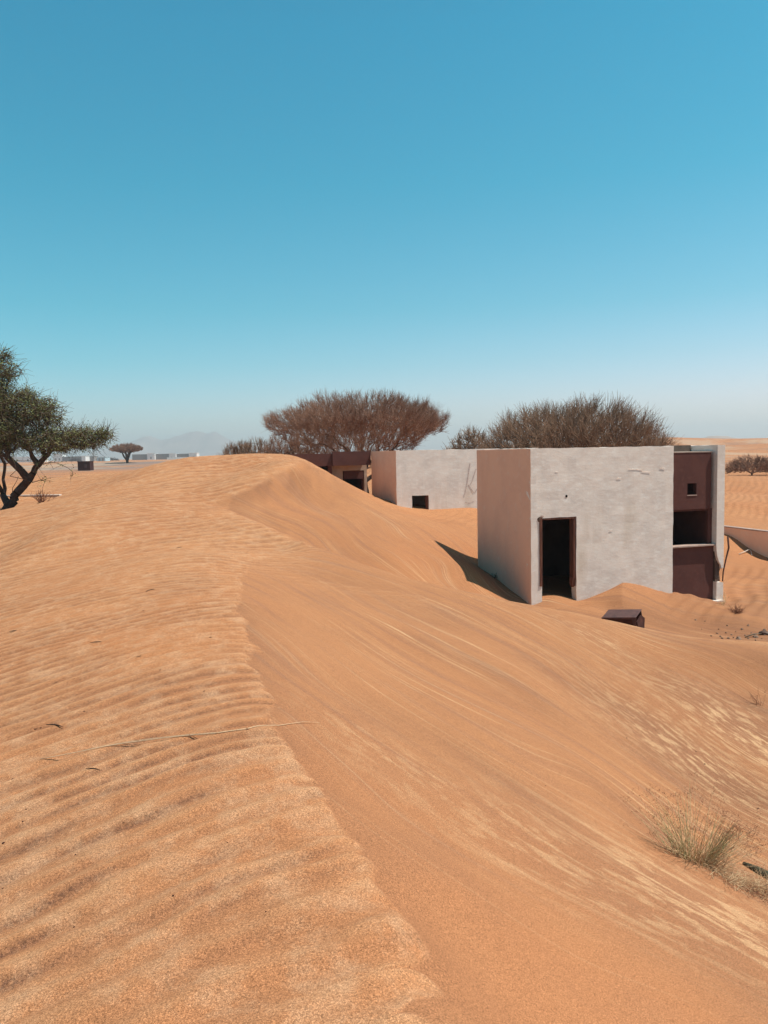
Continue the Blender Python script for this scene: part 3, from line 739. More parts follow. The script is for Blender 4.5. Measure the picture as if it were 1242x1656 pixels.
def stroke(pts, wd):
    V = []; F = []
    for i, (x, z) in enumerate(pts):
        a = pts[max(i-1, 0)]; b = pts[min(i+1, len(pts)-1)]; dx, dz = b[0]-a[0], b[1]-a[1]; l = math.hypot(dx, dz); nx, nz = -dz/l*wd/2, dx/l*wd/2
        V += [(x-nx, -.007, z-nz), (x+nx, -.007, z+nz)]
    for i in range(len(pts)-1): F.append((2*i, 2*i+2, 2*i+3, 2*i+1))
    return mesh('painted_stroke', V, F, M_PAINTMARK, h2)
def b2(px, py):
    d = ray(px, py); u_ = np.array([math.cos(HA), math.sin(HA)]); o_ = np.array([.425, 25.2])
    A = np.array([[d[0], -u_[0]], [d[1], -u_[1]]]); s, t = np.linalg.solve(A, o_); return (t, EYE+d[2]*s)
for pts, wd in [([(760, 749), (757, 770), (754, 788), (750, 803)], .035), ([(770, 758), (767, 766), (764, 776)], .04), ([(757, 784), (761, 790), (766, 797), (769, 795), (771, 791)], .03), ([(764, 777), (760, 784)], .03), ([(752, 812), (758, 814), (766, 811)], .02)]:
    stroke([b2(*p) for p in pts], wd)

# ---- brown porch house, local x runs to the left along the face (towards -u)
o3 = np.array([-.427, 27.97])
h3 = empty('porch_house', (*o3, 0), 'dark brown porch house behind the dune crest, roof nearly level with the sand', 'house', None, HA+math.pi)
# local +x = left, local +y = towards the viewer ; use y negative for depth
NY = (0, -1)
box('roof_fascia', .02, 1.43, -.12, 0, 3.06, 3.56, M_BROWN, h3)
wall('porch_wall', (.02, -.55), UX, NY, 1.41, -1.2, 3.40, .15, M_OCHRE, h3, [(.10, .92, -2, 2.86)], jit=.003)
box('roof_fascia', 1.433, 4.0, -.22, -.10, 3.05, 3.50, M_BROWN, h3)
box('roof', .02, 4.0, -4.2, -.225, 3.41, 3.47, M_ROOF, h3)
box('porch_pier', 1.41, 1.55, -1.2, -.225, -1, 3.05, M_BROWN, h3)
wall('back_wall', (.02, -4.2), UX, NY, 3.98, -1.2, 3.50, .15, M_SHADEIN, h3)
wall('side_wall', (.02, -.71), NY, UX, 3.48, -1.2, 3.40, .15, M_BROWN, h3)
box('opening_lintel', .13, .90, -.62, -.56, 2.55, 2.85, M_BROWN, h3)
wall('end_wall', (4.0, -.23), NY, (-1, 0), 3.95, -1.2, 3.49, .15, M_BROWN, h3)

# ---- low boundary wall on the right
a_ = at(1166, 850, 25.2); b_ = at(1250, 859, 23.1)
dxy = (b_-a_)[:2]; ang = math.atan2(dxy[1], dxy[0]); Lw = float(np.linalg.norm(dxy))+3
bw = empty('boundary_wall', (a_[0], a_[1], 0), 'long low plastered boundary wall half buried in sand, right of the near house', 'wall', None, ang)
wall('wall', (0, 0), UX, UY, Lw, -1.2, float(a_[2])-.04, .18, M_SIDE_SHADE, bw, jit=.006)  # shade-tinted plaster: the wall's shaded face is put into its colour
box('coping', -.02, Lw+.02, -.015, .195, float(a_[2])-.037, float(a_[2]), M_SILL, bw, .008)
# buried kerb wall on the far left
ka = at(-30, 803, 27.5); kb = at(96, 802, 27.2); kang = math.atan2(kb[1]-ka[1], kb[0]-ka[0]); kl = float(np.linalg.norm((kb-ka)[:2]))
kw = empty('buried_wall', (ka[0], ka[1], 0), 'thin top of a buried wall showing beside the green tree', 'wall', None, kang)
wall('wall', (0, 0), UX, UY, kl, 0, float(ka[2])-.005, .15, M_OCHRE, kw, jit=.008)
box('coping', 0, kl, -.01, .16, float(ka[2])-.003, float(ka[2])+.03, M_PLASTER, kw)

# ---------------------------------------------------------------- trees
def greedy(pts, root_nodes, bf=.25):
    """connect points (sorted by distance) to a growing tree; returns nodes, parent"""
    nodes = [np.array(p, float) for p in root_nodes]; par = [-1]+list(range(len(root_nodes)-1))
    NN = np.zeros((len(pts)+len(nodes), 3)); PL = np.zeros(len(NN)); n = len(nodes)
    NN[:n] = nodes
    for i in range(1, n): PL[i] = PL[i-1]+np.linalg.norm(NN[i]-NN[i-1])
    PR = np.full(len(NN), -1); PR[:n] = par
    order = np.argsort(np.linalg.norm(pts-NN[n-1], axis=1))
    for k in order:
        d = np.linalg.norm(NN[:n]-pts[k], axis=1); c = d+bf*PL[:n]
        j = int(np.argmin(c)); NN[n] = pts[k]; PR[n] = j; PL[n] = PL[j]+d[j]; n += 1
    return NN, PR
def radii(NN, PR, rmin, rbase, ex=.5):
    n = len(NN); cnt = np.ones(n)
    for i in range(n-1, 0, -1):
        if PR[i] >= 0: cnt[PR[i]] += cnt[i]
    return rmin+(rbase-rmin)*((cnt-1)/cnt[0])**ex, cnt
def twigs(N0, dirs, L, r, curl, seed, seg=2, up=.25):
    g = np.random.default_rng(seed); P = N0.copy(); d = dirs/np.linalg.norm(dirs, axis=1, keepdims=True)
    Vs, Fs, off = [], [], 0
    for s in range(seg):
        d = d+g.normal(0, curl, d.shape)+np.array([0, 0, up]); d /= np.linalg.norm(d, axis=1, keepdims=True)
        Q = P+d*(L/seg)[:, None]
        r0 = r*(1-s/seg*.7); r1 = r*(1-(s+1)/seg*.7)
        V, F = tubes(P, Q, np.full(len(P), r0) if np.isscalar(r0) else r0, np.full(len(P), r1) if np.isscalar(r1) else r1, 3)
        Vs.append(V); Fs.append(F+off); off += len(V); P = Q
    return np.vstack(Vs), np.vstack(Fs), P, d
def bare_tree(name, base, crown_pts, stems, label, cat, group, mats, rbase, rmin, nt, tl, tr, seed, centre, bf=.25, curl=.25, up=.25, upk=.35, thick=.03, seg=2):
    root = empty(name, base, label, cat, group)
    b = np.array(base)
    NN, PR = greedy(np.array(crown_pts)-b, [np.array(s)-b for s in stems], bf)
    g = np.random.default_rng(seed)
    NN[len(stems):] += 0
    rad, cnt = radii(NN, PR, rmin, rbase)
    i = np.arange(1, len(NN)); i = i[PR[1:] >= 0]
    r1 = rad[i]; r0 = np.minimum(rad[PR[i]], rad[i]*1.7)
    # bend every edge once for an organic line
    A = NN[PR[i]]; B = NN[i]; Lg = np.linalg.norm(B-A, axis=1); mid = (A+B)/2+g.normal(0, 1, A.shape)*(.09*Lg)[:, None]
    big = rad[i] > thick
    def tub(m, n):
        V1, F1 = tubes(A[m], mid[m], r0[m], (r0[m]+r1[m])/2, n); V2, F2 = tubes(mid[m], B[m], (r0[m]+r1[m])/2, r1[m], n)
        return np.vstack([V1, V2]), np.vstack([F1, F2+len(V1)])
    if big.any():
        V, F = tub(big, 7); fastmesh('trunk', V, F, mats[0], root, True)
    V, F = tub(~big, 3)
    # whips
    idx = g.choice(np.arange(len(stems), len(NN)), size=nt)
    t = g.random(nt)[:, None]
    P0 = NN[idx]*(1-t*.7)+NN[PR[idx]]*(t*.7)
    out = P0-(np.array(centre)-b); out /= np.linalg.norm(out, axis=1, keepdims=True)+1e-6
    dr = out*.8+g.normal(0, .45, out.shape)+np.array([0, 0, upk])
    V2, F2, P, d = twigs(P0, dr, g.uniform(.5, 1.2, nt)*tl, tr, curl, seed+1, seg, up)
    # forked ends
    k = nt//2
    V3, F3, _, _ = twigs(P[:k]*.5+P0[:k]*.5, d[:k]+g.normal(0, .5, (k, 3)), g.uniform(.3, .7, k)*tl, tr*.8, curl, seed+2, 2, up)
    V = np.vstack([V, V2, V3]); F = np.vstack([F, F2+len(V)-len(V2)-len(V3), F3+len(V)-len(V3)])
    fastmesh('crown', V, F, mats[1], root)
    return root, NN, rad

def umbrella_pts(n, cx, cy, rx, ry, ztop, zrim, zbot, seed, power=1.0):
    g = np.random.default_rng(seed); a = g.uniform(0, 2*math.pi, n); r = g.random(n)**.5
    top = zrim+(ztop-zrim)*np.sqrt(1-r**2*.97); bot = zbot+(zrim-zbot)*r**power
    z = bot+(top-bot)*g.random(n)**.75
    x_ = r*np.cos(a); y_ = r*np.sin(a)
    wob = 1+.12*np.sin(a*3+seed)+.09*np.sin(a*7+2*seed)+.05*np.sin(a*13); z = z+(.06*(ztop-zbot)*np.sin(x_*9+seed)*np.cos(y_*8))*(z-zbot)/(ztop-zbot)
    return np.stack([cx+rx*r*np.cos(a)*wob, cy+ry*r*np.sin(a)*wob, z], 1)

# bare umbrella acacia behind the second house
T1 = at(588, 700, 44); zb = 1.0
pts = umbrella_pts(3200, T1[0], 44, 4.8, 4.2, 6.75, 4.9, 2.2, 5, 1.7)
bare_tree('umbrella_acacia', (T1[0], 44, zb-.5), pts, [(T1[0], 44, zb-.5), (T1[0]+.1, 44, zb+.3), (T1[0], 44, zb+.9)],
          'broad flat-topped bare reddish acacia behind the second pale house', 'tree', 'bare acacias beyond the houses', (M_BARK, M_TWIG), .16, .0075, 24000, .55, .0072, 11, (T1[0], 44, 2.9), bf=.5, upk=.35, thick=.035)
# dense whippy tree behind house 1
cx2 = (925-621)/FPX*32
def dome2(n, seed):
    g = np.random.default_rng(seed); P = []
    a = g.uniform(0, 2*math.pi, n); r = g.random(n)**.5
    x = r*np.cos(a); y = r*np.sin(a)
    top = 3.05+2.05*np.sqrt(np.clip(1-r**2.6*.98, 0, 1))*(1+.10*x)
    z = 2.0+(top-2.0)*g.random(n)**.8
    return np.stack([cx2+3.75*x, 32+3.4*y, z], 1)
pts = dome2(2200, 3)
bare_tree('whippy_acacia', (cx2, 32, 0.3), pts, [(cx2, 32, .3), (cx2, 32, 1.0), (cx2+.05, 32, 1.6)],
          'dense dome of upright brown whips rising behind the nearest house roof', 'tree', 'bare acacias beyond the houses', (M_BARK, M_TWIG2), .22, .009, 13000, .75, .0095, 21, (cx2, 32, 1.8), bf=.3, curl=.16, up=.14, upk=.45, thick=.035, seg=3)
# loose shrub left of it
cx3 = (762-621)/FPX*33
g = np.random.default_rng(9); a = g.uniform(0, 6.28, 260); r = g.random(260)**.5
pts = np.stack([cx3+1.15*r*np.cos(a), 33+1.1*r*np.sin(a), 2.6+1.75*np.sqrt(1-r**2)*g.random(260)**.5], 1)
bare_tree('thorn_shrub', (cx3, 33, .5), pts, [(cx3, 33, .5), (cx3, 33, 1.4)], 'loose thorny shrub above the roof between the two big bare acacias', 'shrub', None, (M_BARK, M_TWIG2), .07, .012, 900, .45, .013, 31, (cx3, 33, 2), bf=.25, curl=.4, upk=.3, thick=.035, seg=3)
# scrub line left of the umbrella acacia
for k, (px, w_, ty, dd, n) in enumerate([(385, 1.35, 712, 52, 260), (418, 1.5, 706, 51, 300), (458, 1.8, 697, 50, 330), (500, 1.7, 695, 49, 260)]):
    c = at(px, 735, dd); top = at(px, ty, dd)[2]
    g = np.random.default_rng(40+k); a = g.uniform(0, 6.28, n); r = g.random(n)**.5
    pts = np.stack([c[0]+w_*r*np.cos(a), dd+w_*r*np.sin(a), 2.2+(top-.25-2.2)*np.sqrt(1-r**2*.9)*g.random(n)**.6], 1)
    bare_tree('bare_shrub', (c[0], dd, 1.0), pts, [(c[0], dd, 1.0), (c[0], dd, 1.8)],
              ['low grey-brown bare shrub at the left end of the scrub row', 'bushy bare shrub, second in the row left of the flat-topped acacia', 'tall reddish bare shrub beside the left rim of the flat-topped acacia', 'open bare shrub under the left rim of the flat-topped acacia'][k], 'shrub', 'bare shrubs in a row behind the dune', (M_BARK, M_TWIG if k > 1 else M_TWIG2), .08, .012, 1500, .5, .013, 50+k, (c[0], dd, 1.9), bf=.2, curl=.2, upk=.5, thick=.04)
# bush on the sand at the right
c = at(1216, 764, 58); c[2] = hz(c[0], c[1])
g = np.random.default_rng(77); a = g.uniform(0, 6.28, 500); r = g.random(500)**.5
pts = np.stack([c[0]+1.9*r*np.cos(a), c[1]+1.5*r*np.sin(a), c[2]+.1+1.25*np.sqrt(1-r**2*.95)*g.random(500)**.6], 1)
bare_tree('desert_bush', tuple(c), pts, [tuple(c), (c[0], c[1], c[2]+.15)], 'dark brown dry bush on the dunes to the right of the near house', 'bush', None, (M_BARK, M_TWIG), .06, .012, 2600, .4, .014, 61, (c[0], c[1], c[2]), bf=.2, upk=.3, thick=.05)
c = at(1262, 758, 64); c[2] = hz(c[0], c[1])
pts = np.stack([c[0]+1.6*r*np.cos(a), c[1]+1.5*r*np.sin(a), c[2]+.1+.9*np.sqrt(1-r**2*.95)*g.random(500)**.6], 1)
bare_tree('desert_bush', tuple(c), pts, [tuple(c), (c[0], c[1], c[2]+.15)], 'lower dry bush at the right edge behind the dark brown one', 'bush', None, (M_BARK, M_TWIG), .06, .012, 1500, .35, .014, 63, (c[0], c[1], c[2]), bf=.2, upk=.3, thick=.05)
# lone acacia on the flat at the left
c = at(206, 750, 190); c[2] = hz(c[0], c[1])
pts = umbrella_pts(1100, c[0], c[1], 3.75, 3.5, c[2]+4.7, c[2]+3.0, c[2]+1.5, 15, .5)
bare_tree('lone_acacia', tuple(c), pts, [tuple(c), (c[0], c[1], c[2]+.5)], 'lone dark umbrella acacia on the grey flat at the left horizon', 'tree', None, (M_BARK, M_TWIG), .34, .03, 4500, .5, .028, 71, (c[0], c[1], c[2]+1.4), bf=.7, upk=.3, thick=.09)

# green tree on the left
TD = 24.6
def tp(px, py, dy=0): 
    p = at(px, py, TD+dy); return np.array([p[0], p[1], p[2]])
gb = tp(3, 838); gb[2] = min(gb[2], hz(gb[0], gb[1])-.1)
gt = empty('green_acacia', tuple(gb), 'leafy green tree with leaning forked trunk at the left edge', 'tree')
blobs = [(-62, 628, 60, 62, 9000, 300), (-8, 640, 34, 50, 9000, 260), (-30, 690, 70, 40, 9000, 260), (14, 668, 30, 36, 3400, 170), (52, 664, 34, 26, 1500, 150), (80, 668, 24, 24, 900, 110), (38, 700, 34, 26, 1300, 140), (8, 715, 32, 26, 1900, 140), (44, 640, 18, 14, 380, 60),
         (66, 712, 30, 20, 900, 120), (104, 704, 34, 15, 700, 130), (140, 702, 26, 12, 380, 90), (168, 704, 15, 9, 130, 45), (98, 722, 40, 11, 420, 100), (150, 716, 24, 8, 160, 50), (8, 600, 24, 18, 700, 70), (2, 578, 12, 12, 160, 30)]
g = np.random.default_rng(123); cps = []; lps = []
for (bx, by, rx, ry, nl, nb) in blobs:
    for n_, lst in ((nb, cps), (nl, lps)):
        v = g.normal(0, 1, (n_, 3)); v /= np.linalg.norm(v, axis=1, keepdims=True); v *= (g.random(n_)**(1/2.4))[:, None]
        c0 = tp(bx, by); sx = rx/FPX*TD; sz = ry/FPX*TD
        lst.append(c0+v*np.array([sx, max(sx, sz)*1.1, sz]))
cps = np.vstack(cps); lps = np.vstack(lps)
cps = cps[(g.random(len(cps)) < .8)]
stem_pts = np.array([tp(6, 832), tp(14, 818), tp(22, 803), tp(32, 792), tp(46, 776), tp(54, 765), tp(62, 752), tp(74, 738), tp(86, 728, .5), tp(6, 800, .6), tp(5, 775, .8), tp(8, 750, .8), tp(2, 722, 1), tp(52, 780, -.5), tp(66, 776, -.8), tp(74, 775, -1), tp(30, 770, .8), tp(28, 745, 1), tp(20, 790, .4), tp(16, 770, -1), tp(20, 740, -1.5),
                     tp(60, 752, -.5), tp(80, 748, -.8), tp(100, 752, -1), tp(118, 764, -1.2), tp(48, 745, 1), tp(-30, 770, 0), tp(-40, 740, 0)])
b = gb
NN, PR = greedy(np.vstack([stem_pts, cps])-b, [np.zeros(3), tp(4, 836)-b], .22)
rad, cnt = radii(NN, PR, .008, .145, .5)
i = np.arange(1, len(NN)); A = NN[PR[i]]; B = NN[i]; r1 = rad[i]; r0 = np.minimum(rad[PR[i]], r1*1.8)
Lg = np.linalg.norm(B-A, axis=1); mid = (A+B)/2+g.normal(0, 1, A.shape)*(.08*Lg)[:, None]
for nm, m, n_ in (('trunk', r1 > .03, 8), ('branches', r1 <= .03, 3)):
    V1, F1 = tubes(A[m], mid[m], r0[m], (r0[m]+r1[m])/2, n_); V2, F2 = tubes(mid[m], B[m], (r0[m]+r1[m])/2, r1[m], n_)
    fastmesh(nm, np.vstack([V1, V2]), np.vstack([F1, F2+len(V1)]), M_BARK, gt, nm == 'trunk')
nt = 5000; idx = g.integers(30, len(NN), nt); P0 = NN[idx]
V, F, _, _ = twigs(P0, g.normal(0, 1, (nt, 3))+np.array([.25, 0, -.05]), g.uniform(.2, .6, nt), .008, .25, 5, 2, -.05)
fastmesh('twig_sprays', V, F, M_DEADW, gt)['kind'] = 'stuff'
# leaves: hang in sprays near twigs
nl = len(lps); q = lps-b
cl = g.integers(0, len(NN), nl)
snap = g.random(nl) < .72
q[snap] = NN[30+g.integers(0, len(NN)-30, snap.sum())]+g.normal(0, .085, (snap.sum(), 3))
nr = g.normal(0, 1, (nl, 3)); nr[:, 2] = np.abs(nr[:, 2])+.3; nr /= np.linalg.norm(nr, axis=1, keepdims=True)
tt = np.cross(nr, g.normal(0, 1, (nl, 3))); tt /= np.linalg.norm(tt, axis=1, keepdims=True); bb = np.cross(nr, tt)
s_ = g.uniform(.020, .042, nl)[:, None]
V = np.stack([q-tt*s_, q+bb*s_*.45, q+tt*s_, q-bb*s_*.45], 1).reshape(-1, 3)
F = np.arange(nl*4).reshape(-1, 4)
fastmesh('crown', V, F, M_LEAF, gt)

# ---------------------------------------------------------------- rusty box by the near house
p = at(1008, 1014, 14.0); zc = hz(p[0], p[1])
rb = empty('rusty_box', (p[0], p[1], zc-.01), 'overturned rusty metal box with a torn open end on the sand before the near house', 'box', None, math.radians(-8))
rb.rotation_euler = (math.radians(9), math.radians(-6), math.radians(-33))
t_ = .012
box('top_panel', -.31, .31, -.19, .26, .245, .257, M_RUST, rb, .003)
box('side_panel', -.30, .24, -.185, -.175, -.06, .244, M_RUSTDARK, rb)
box('side_panel', -.30, .30, .235, .247, -.06, .244, M_RUSTDARK, rb)
box('end_panel', -.305, -.295, -.17, .23, -.06, .244, M_RUSTDARK, rb)
V = [(.315, -.17, .17), (.33, .10, .20), (.37, .16, .12), (.36, .05, -.07), (.32, -.16, -.05), (.30, -.17, .17), (.315, .10, .20), (.355, .16, .12), (.345, .05, -.07), (.305, -.16, -.05)]
mesh('end_flap', V, [(0, 1, 2, 3, 4), (9, 8, 7, 6, 5)]+[(k, 5+k, 5+(k+1) % 5, (k+1) % 5) for k in range(5)], M_RUSTDARK, rb)
V = [(.24, -.19, .243), (.31, -.19, .243), (.30, -.20, .02), (.25, -.22, -.05), (.24, -.18, .243), (.31, -.18, .243), (.295, -.19, .02), (.245, -.21, -.05)]
mesh('torn_strip', V, [(0, 3, 2, 1), (4, 5, 6, 7), (0, 1, 5, 4), (1, 2, 6, 5), (2, 3, 7, 6), (3, 0, 4, 7)], M_RUST, rb)
box('rim', -.315, .315, -.197, -.187, .225, .26, M_RUST, rb)

# far rusty tank
c = at(139, 761, 110); zg = hz(c[0], c[1])
ct = empty('rusty_tank', (c[0], c[1], zg), 'square dark rusty tank standing on the far sand at the left', 'tank')
box('body', -.88, .88, -.7, .7, .05, 1.30, M_RUSTDARK, ct, .02)
box('lid', -.93, .93, -.75, .75, 1.303, 1.36, M_RUST, ct, .01)
box('front_hatch', .1, .45, -.74, -.703, .4, .9, M_RUST, ct)
box('skid', -.9, .9, -.72, .72, -.1, .045, M_GREYW, ct)

# ---------------------------------------------------------------- pole, scraps, plants near the pier
def pt(px, py, yy): return at(px, py, yy)
pp = [pt(1177, 868, 18.9), pt(1178.5, 886, 18.85), pt(1174, 904, 18.8), pt(1169.5, 925, 18.7), pt(1168.5, 940, 18.65)]
V, F = polytube(pp, [.022, .022, .018, .016, .014], 6)
tag(mesh('bent_iron_bar', V, F, M_RUSTDARK, None, True), 'thin bent dark iron bar sticking up at the right side of the broken pier', 'bar')
def scrap(name, pts, rr, mat, label, cat, group=None):
    V, F = polytube(pts, rr, 6); return tag(mesh(name, V, F, mat, None, True), label, cat, group)
q0 = hit(1195, 897); q1 = hit(1212, 893); q2 = hit(1216, 899)
scrap('pale_branch', [q0+[0, 0, .02], (q0+q1)/2+[0, 0, .05], q1+[0, 0, .09], q1+[.05, 0, .03], q2+[0, 0, .02]], [.010, .012, .012, .010, .007], M_CLOTH, 'pale curled branch lying below the boundary wall', 'branch')
def tuft(name, c, n, h, spread, mat, label, cat, rad=.006, group=None, seed=1, up=.2):
    g = np.random.default_rng(seed); P0 = g.normal(0, spread*.2, (n, 3)); P0[:, 2] = 0
    d = g.normal(0, spread, (n, 3)); d[:, 2] = np.abs(g.normal(h, h*.4, n))
    V, F, P, dd = twigs(P0, d, g.uniform(.5, 1, n)*math.hypot(h, spread), rad, .25, seed, 3, up)
    V2, F2, _, _ = twigs(P*.7+P0*.3, dd+g.normal(0, .6, (n, 3)), g.uniform(.2, .5, n)*h, rad*.7, .4, seed+1, 2, 0)
    o = fastmesh(name, np.vstack([V, V2]), np.vstack([F, F2+len(V)]), mat); o.location = tuple(c)
    return tag(o, label, cat, group)
tuft('dry_weed', hit(1192, 991), 70, .12, .20, M_SEED, 'small reddish dry weed in the hollow right of the broken pier', 'weed', .005, seed=5)
tuft('dead_stalks', hit(1170, 978), 10, .3, .12, M_STRAW, 'few dry stalks at the foot of the broken pier', 'weed', .006, seed=6)
tuft('sparse_sprig', hit(1228, 1140), 14, .22, .14, M_SEED, 'sparse reddish sprig on the sand at the right edge, above the grass tussock', 'weed', .0025, seed=7)
tuft('shadow_weed', hit(800, 935), 22, .12, .16, M_DEADW, 'small dry weed in the shadow left of the near house', 'weed', .005, seed=8)
tuft('flat_weed', hit(68, 812, 20, 40), 30, .35, .25, M_SEED, 'small dry weed on the pale sand right of the green tree trunk', 'weed', .012, seed=9)

# rubble in the hollow
rub = rock('stone', .035, M_STONE, seed=1)
protos = [rub]
spots = [(1165, 1030), (1178, 1033), (1186, 1032), (1195, 1034), (1210, 1033), (1222, 1031), (1205, 1028), (1150, 1029), (1190, 1022), (1174, 1024), (1215, 1024), (1228, 1026), (1162, 1018), (1200, 1018), (1236, 1020), (1222, 1036), (1183, 1027), (1140, 1005), (1135, 1018), (1125, 1003), (1176, 1012), (1210, 1012), (1160, 1025), (1168, 1033), (1232, 1033)]
for k, (px, py) in enumerate(spots):
    o = rub if k == 0 else rub.copy()
    if k: COL.objects.link(o)
    q = hit(px, py, 12.3); s = random.uniform(.3, .9)*(1.7 if k in (3, 5, 14) else 1)
    o.location = (q[0], q[1], q[2]+.006); o.scale = (s, s*random.uniform(.7, 1.3), s); o.rotation_euler = (random.uniform(0, 3), random.uniform(0, 3), random.uniform(0, 3))
    tag(o, 'small brown stone lying in the sandy hollow before the broken pier', 'stone', 'stones scattered in the hollow')
q = hit(1236, 1026, 12.3)
r2 = rock('dark_stone', .09, M_BLOCK, loc=(q[0], q[1], q[2]+.02), seed=12); tag(r2, 'largest dark stone at the right edge of the sandy hollow', 'stone')
qa = hit(1205, 1032, 12.3); qb = hit(1232, 1027, 12.3)
scrap('dead_stick', [qa+[0, 0, .02], (qa+qb)/2+[0, 0, .05], qb+[0, 0, .03]], [.012, .014, .008], M_DEADW, 'thin dead stick lying across the stones in the hollow', 'stick')

# ---------------------------------------------------------------- reed on the near sand
rp = [(65, 1229), (130, 1219), (200, 1207), (250, 1199), (307, 1192), (350, 1187), (400, 1180), (450, 1174.5), (490, 1171), (517, 1169.5)]
q_ = [hit(*a) for a in rp]; R0 = []
for a, b_ in zip(q_[:-1], q_[1:]):
    for t in (0, .25, .5, .75): R0.append(a*(1-t)+b_*t)
R0.append(q_[-1])
for p in R0: p[2] = hz(p[0], p[1])+.005
for it in range(60):
    z_ = [p[2] for p in R0]
    for k in range(1, len(R0)-1): R0[k][2] = max(R0[k][2], (z_[k-1]+z_[k+1])/2)
V, F = polytube(R0, [float(np.interp(k, [0, 8, 16, 24, 36], [.0022, .003, .0034, .0028, .0008])) for k in range(len(R0))], 6)
reed = empty('dry_reed', tuple(R0[16]), 'long thin dry reed lying across the rippled sand at the left', 'reed')
o = mesh('stalk', np.array([list(v) for v in V])-R0[16], F, M_REED, reed, True)
R1 = [p+np.array([0.0, .012+.004*math.sin(k), .001]) for k, p in enumerate(R0[4:23:4])]
V, F = polytube(R1, [.001, .0018, .002, .0018, .001], 5); mesh('side_stalk', np.array([list(v) for v in V])-R0[16], F, M_REED, reed, True)
for kk, px in ((16, 307), (24, 400)):
    V, F, _, _ = twigs(np.repeat([R0[kk]-R0[16]], 9, 0), rng.normal(0, 1, (9, 3))*[1, 1, .4]+[0, 0, .3], rng.uniform(.008, .022, 9), .0012, .5, kk, 3, 0)
    fastmesh('seed_node', V, F, M_SEED, reed)

# twig fragments
fr0 = None
fs = [(58, 1180, .030, 1), (66, 1178, .02, 0), (88, 1175, .05, 2), (25, 1021, .05, 2), (158, 1040, .05, 2), (340, 1031, .03, 1), (227, 1062, .03, 2), (259, 1084, .02, 0), (120, 1098, .015, 0), (136, 1151, .018, 0), (330, 1118, .02, 1), (308, 1133, .015, 0), (6, 1364, .022, 0), (37, 1329, .014, 0), (42, 1309, .016, 1), (122, 1383, .014, 0), (280, 1449, .014, 0), (2, 1083, .02, 0), (92, 1104, .02, 2), (62, 1268, .015, 1), (120, 1500, .012, 0), (150, 1245, .03, 2), (510, 1112, .010, 0), (148, 990, .025, 1), (90, 985, .02, 1), (232, 988, .03, 1), (244, 955, .05, 2), (290, 886, .05, 2), (368, 1363, .01, 0),
      (430, 1475, .01, 0), (200, 1330, .012, 1), (20, 1260, .02, 1), (5, 1437, .015, 1), (1014, 1194, .03, 0), (882, 1271, .015, 0), (1126, 1216, .025, 0), (1140, 1236, .03, 0), (1226, 1308, .04, 1), (992, 1407, .012, 0)]
TL = {0: 'darkest twig fragment, the blunt one above the left end of the long reed', 2: 'thin curved twig beside the blunt dark fragment above the reed', 3: 'curved twig fragment farthest left on the rippled slope above the reed',
      4: 'short bent twig on the ripples midway between left edge and dune crest', 27: 'small twig highest up the slope, towards the dune top', 26: 'thin twig on the slope just below the highest one',
      33: 'dark twig fragment on the streaked sand above the grass tussock', 37: 'twig fragment near the right edge, right of the tussock seed heads', 13: 'tiny dark crumb of wood at the left edge, lower half'}
fm = []
for k in range(3):
    L_ = [1.0, 1.6, 2.6][k]; g = random.Random(k)
    V, F = polytube([(-L_/2, 0, 0), (-L_/6, g.uniform(-.2, .2), .1), (L_/6, g.uniform(-.25, .25), .12), (L_/2, .1, .02)], [[.35, .5, .45, .2], [.12, .22, .2, .08], [.05, .09, .08, .03]][k], 5)
    me = bpy.data.meshes.new('twig_fragment'); me.from_pydata([tuple(v) for v in V], [], F); me.materials.append(M_RUSTDARK if k < 2 else M_BARK); me.shade_smooth(); fm.append(me)
for k, (px, py, L_, kind) in enumerate(fs):
    o = bpy.data.objects.new('twig_fragment', fm[kind]); COL.objects.link(o); q = hit(px, py)
    s = L_*.5*(2 if kind == 2 else 1); o.location = (q[0], q[1], q[2]+.05*s); o.scale = (s, s, s); o.rotation_euler = (0, random.uniform(-.2, .2), random.uniform(-.5, .9))
    tag(o, TL.get(k, 'tiny dark twig fragment lying on the open sand'), 'twig', 'twig fragments scattered on the sand')

# ---------------------------------------------------------------- grass tussock
tb = hit(1122, 1392)
ts = empty('grass_tussock', tuple(tb), 'upright olive and straw grass tussock growing from the dune slope at lower right', 'grass')
def blades(name, n, seed, spread, lean, h0, h1, w, mat, parent, centre=(0, 0), bend=.25):
    g = np.random.default_rng(seed); base = np.stack([centre[0]+g.normal(0, spread, n), centre[1]+g.normal(0, spread*.8, n), np.full(n, -.04)], 1)
    L = g.uniform(h0, h1, n); d = np.stack([g.normal(lean[0], lean[2], n), g.normal(lean[1], lean[2], n), np.ones(n)], 1); d /= np.linalg.norm(d, axis=1, keepdims=True)
    S_ = 4; P = base.copy(); Vs = []; Fs = []; off = 0; side = d.copy(); side[:, 2] = 0
    for s in range(S_):
        d = d+side*bend/S_*1.6+g.normal(0, .05, d.shape); d /= np.linalg.norm(d, axis=1, keepdims=True)
        Q = P+d*(L/S_)[:, None]; V, F = tubes(P, Q, np.full(n, w*(1-s/S_*.75)), np.full(n, w*(1-(s+1)/S_*.75)), 3)
        Vs.append(V); Fs.append(F+off); off += len(V); P = Q
    fastmesh(name, np.vstack(Vs), np.vstack(Fs), mat, parent)['kind'] = 'stuff'
    return P, d
E1, d1 = blades('green_blades', 62, 1, .045, (-.22, 0, .26), .34, .64, .0030, M_BLADE, ts, (-.05, .0))
E2, d2 = blades('dry_blades', 60, 2, .06, (-.12, 0, .42), .34, .68, .0026, M_STRAW, ts, (0, 0))
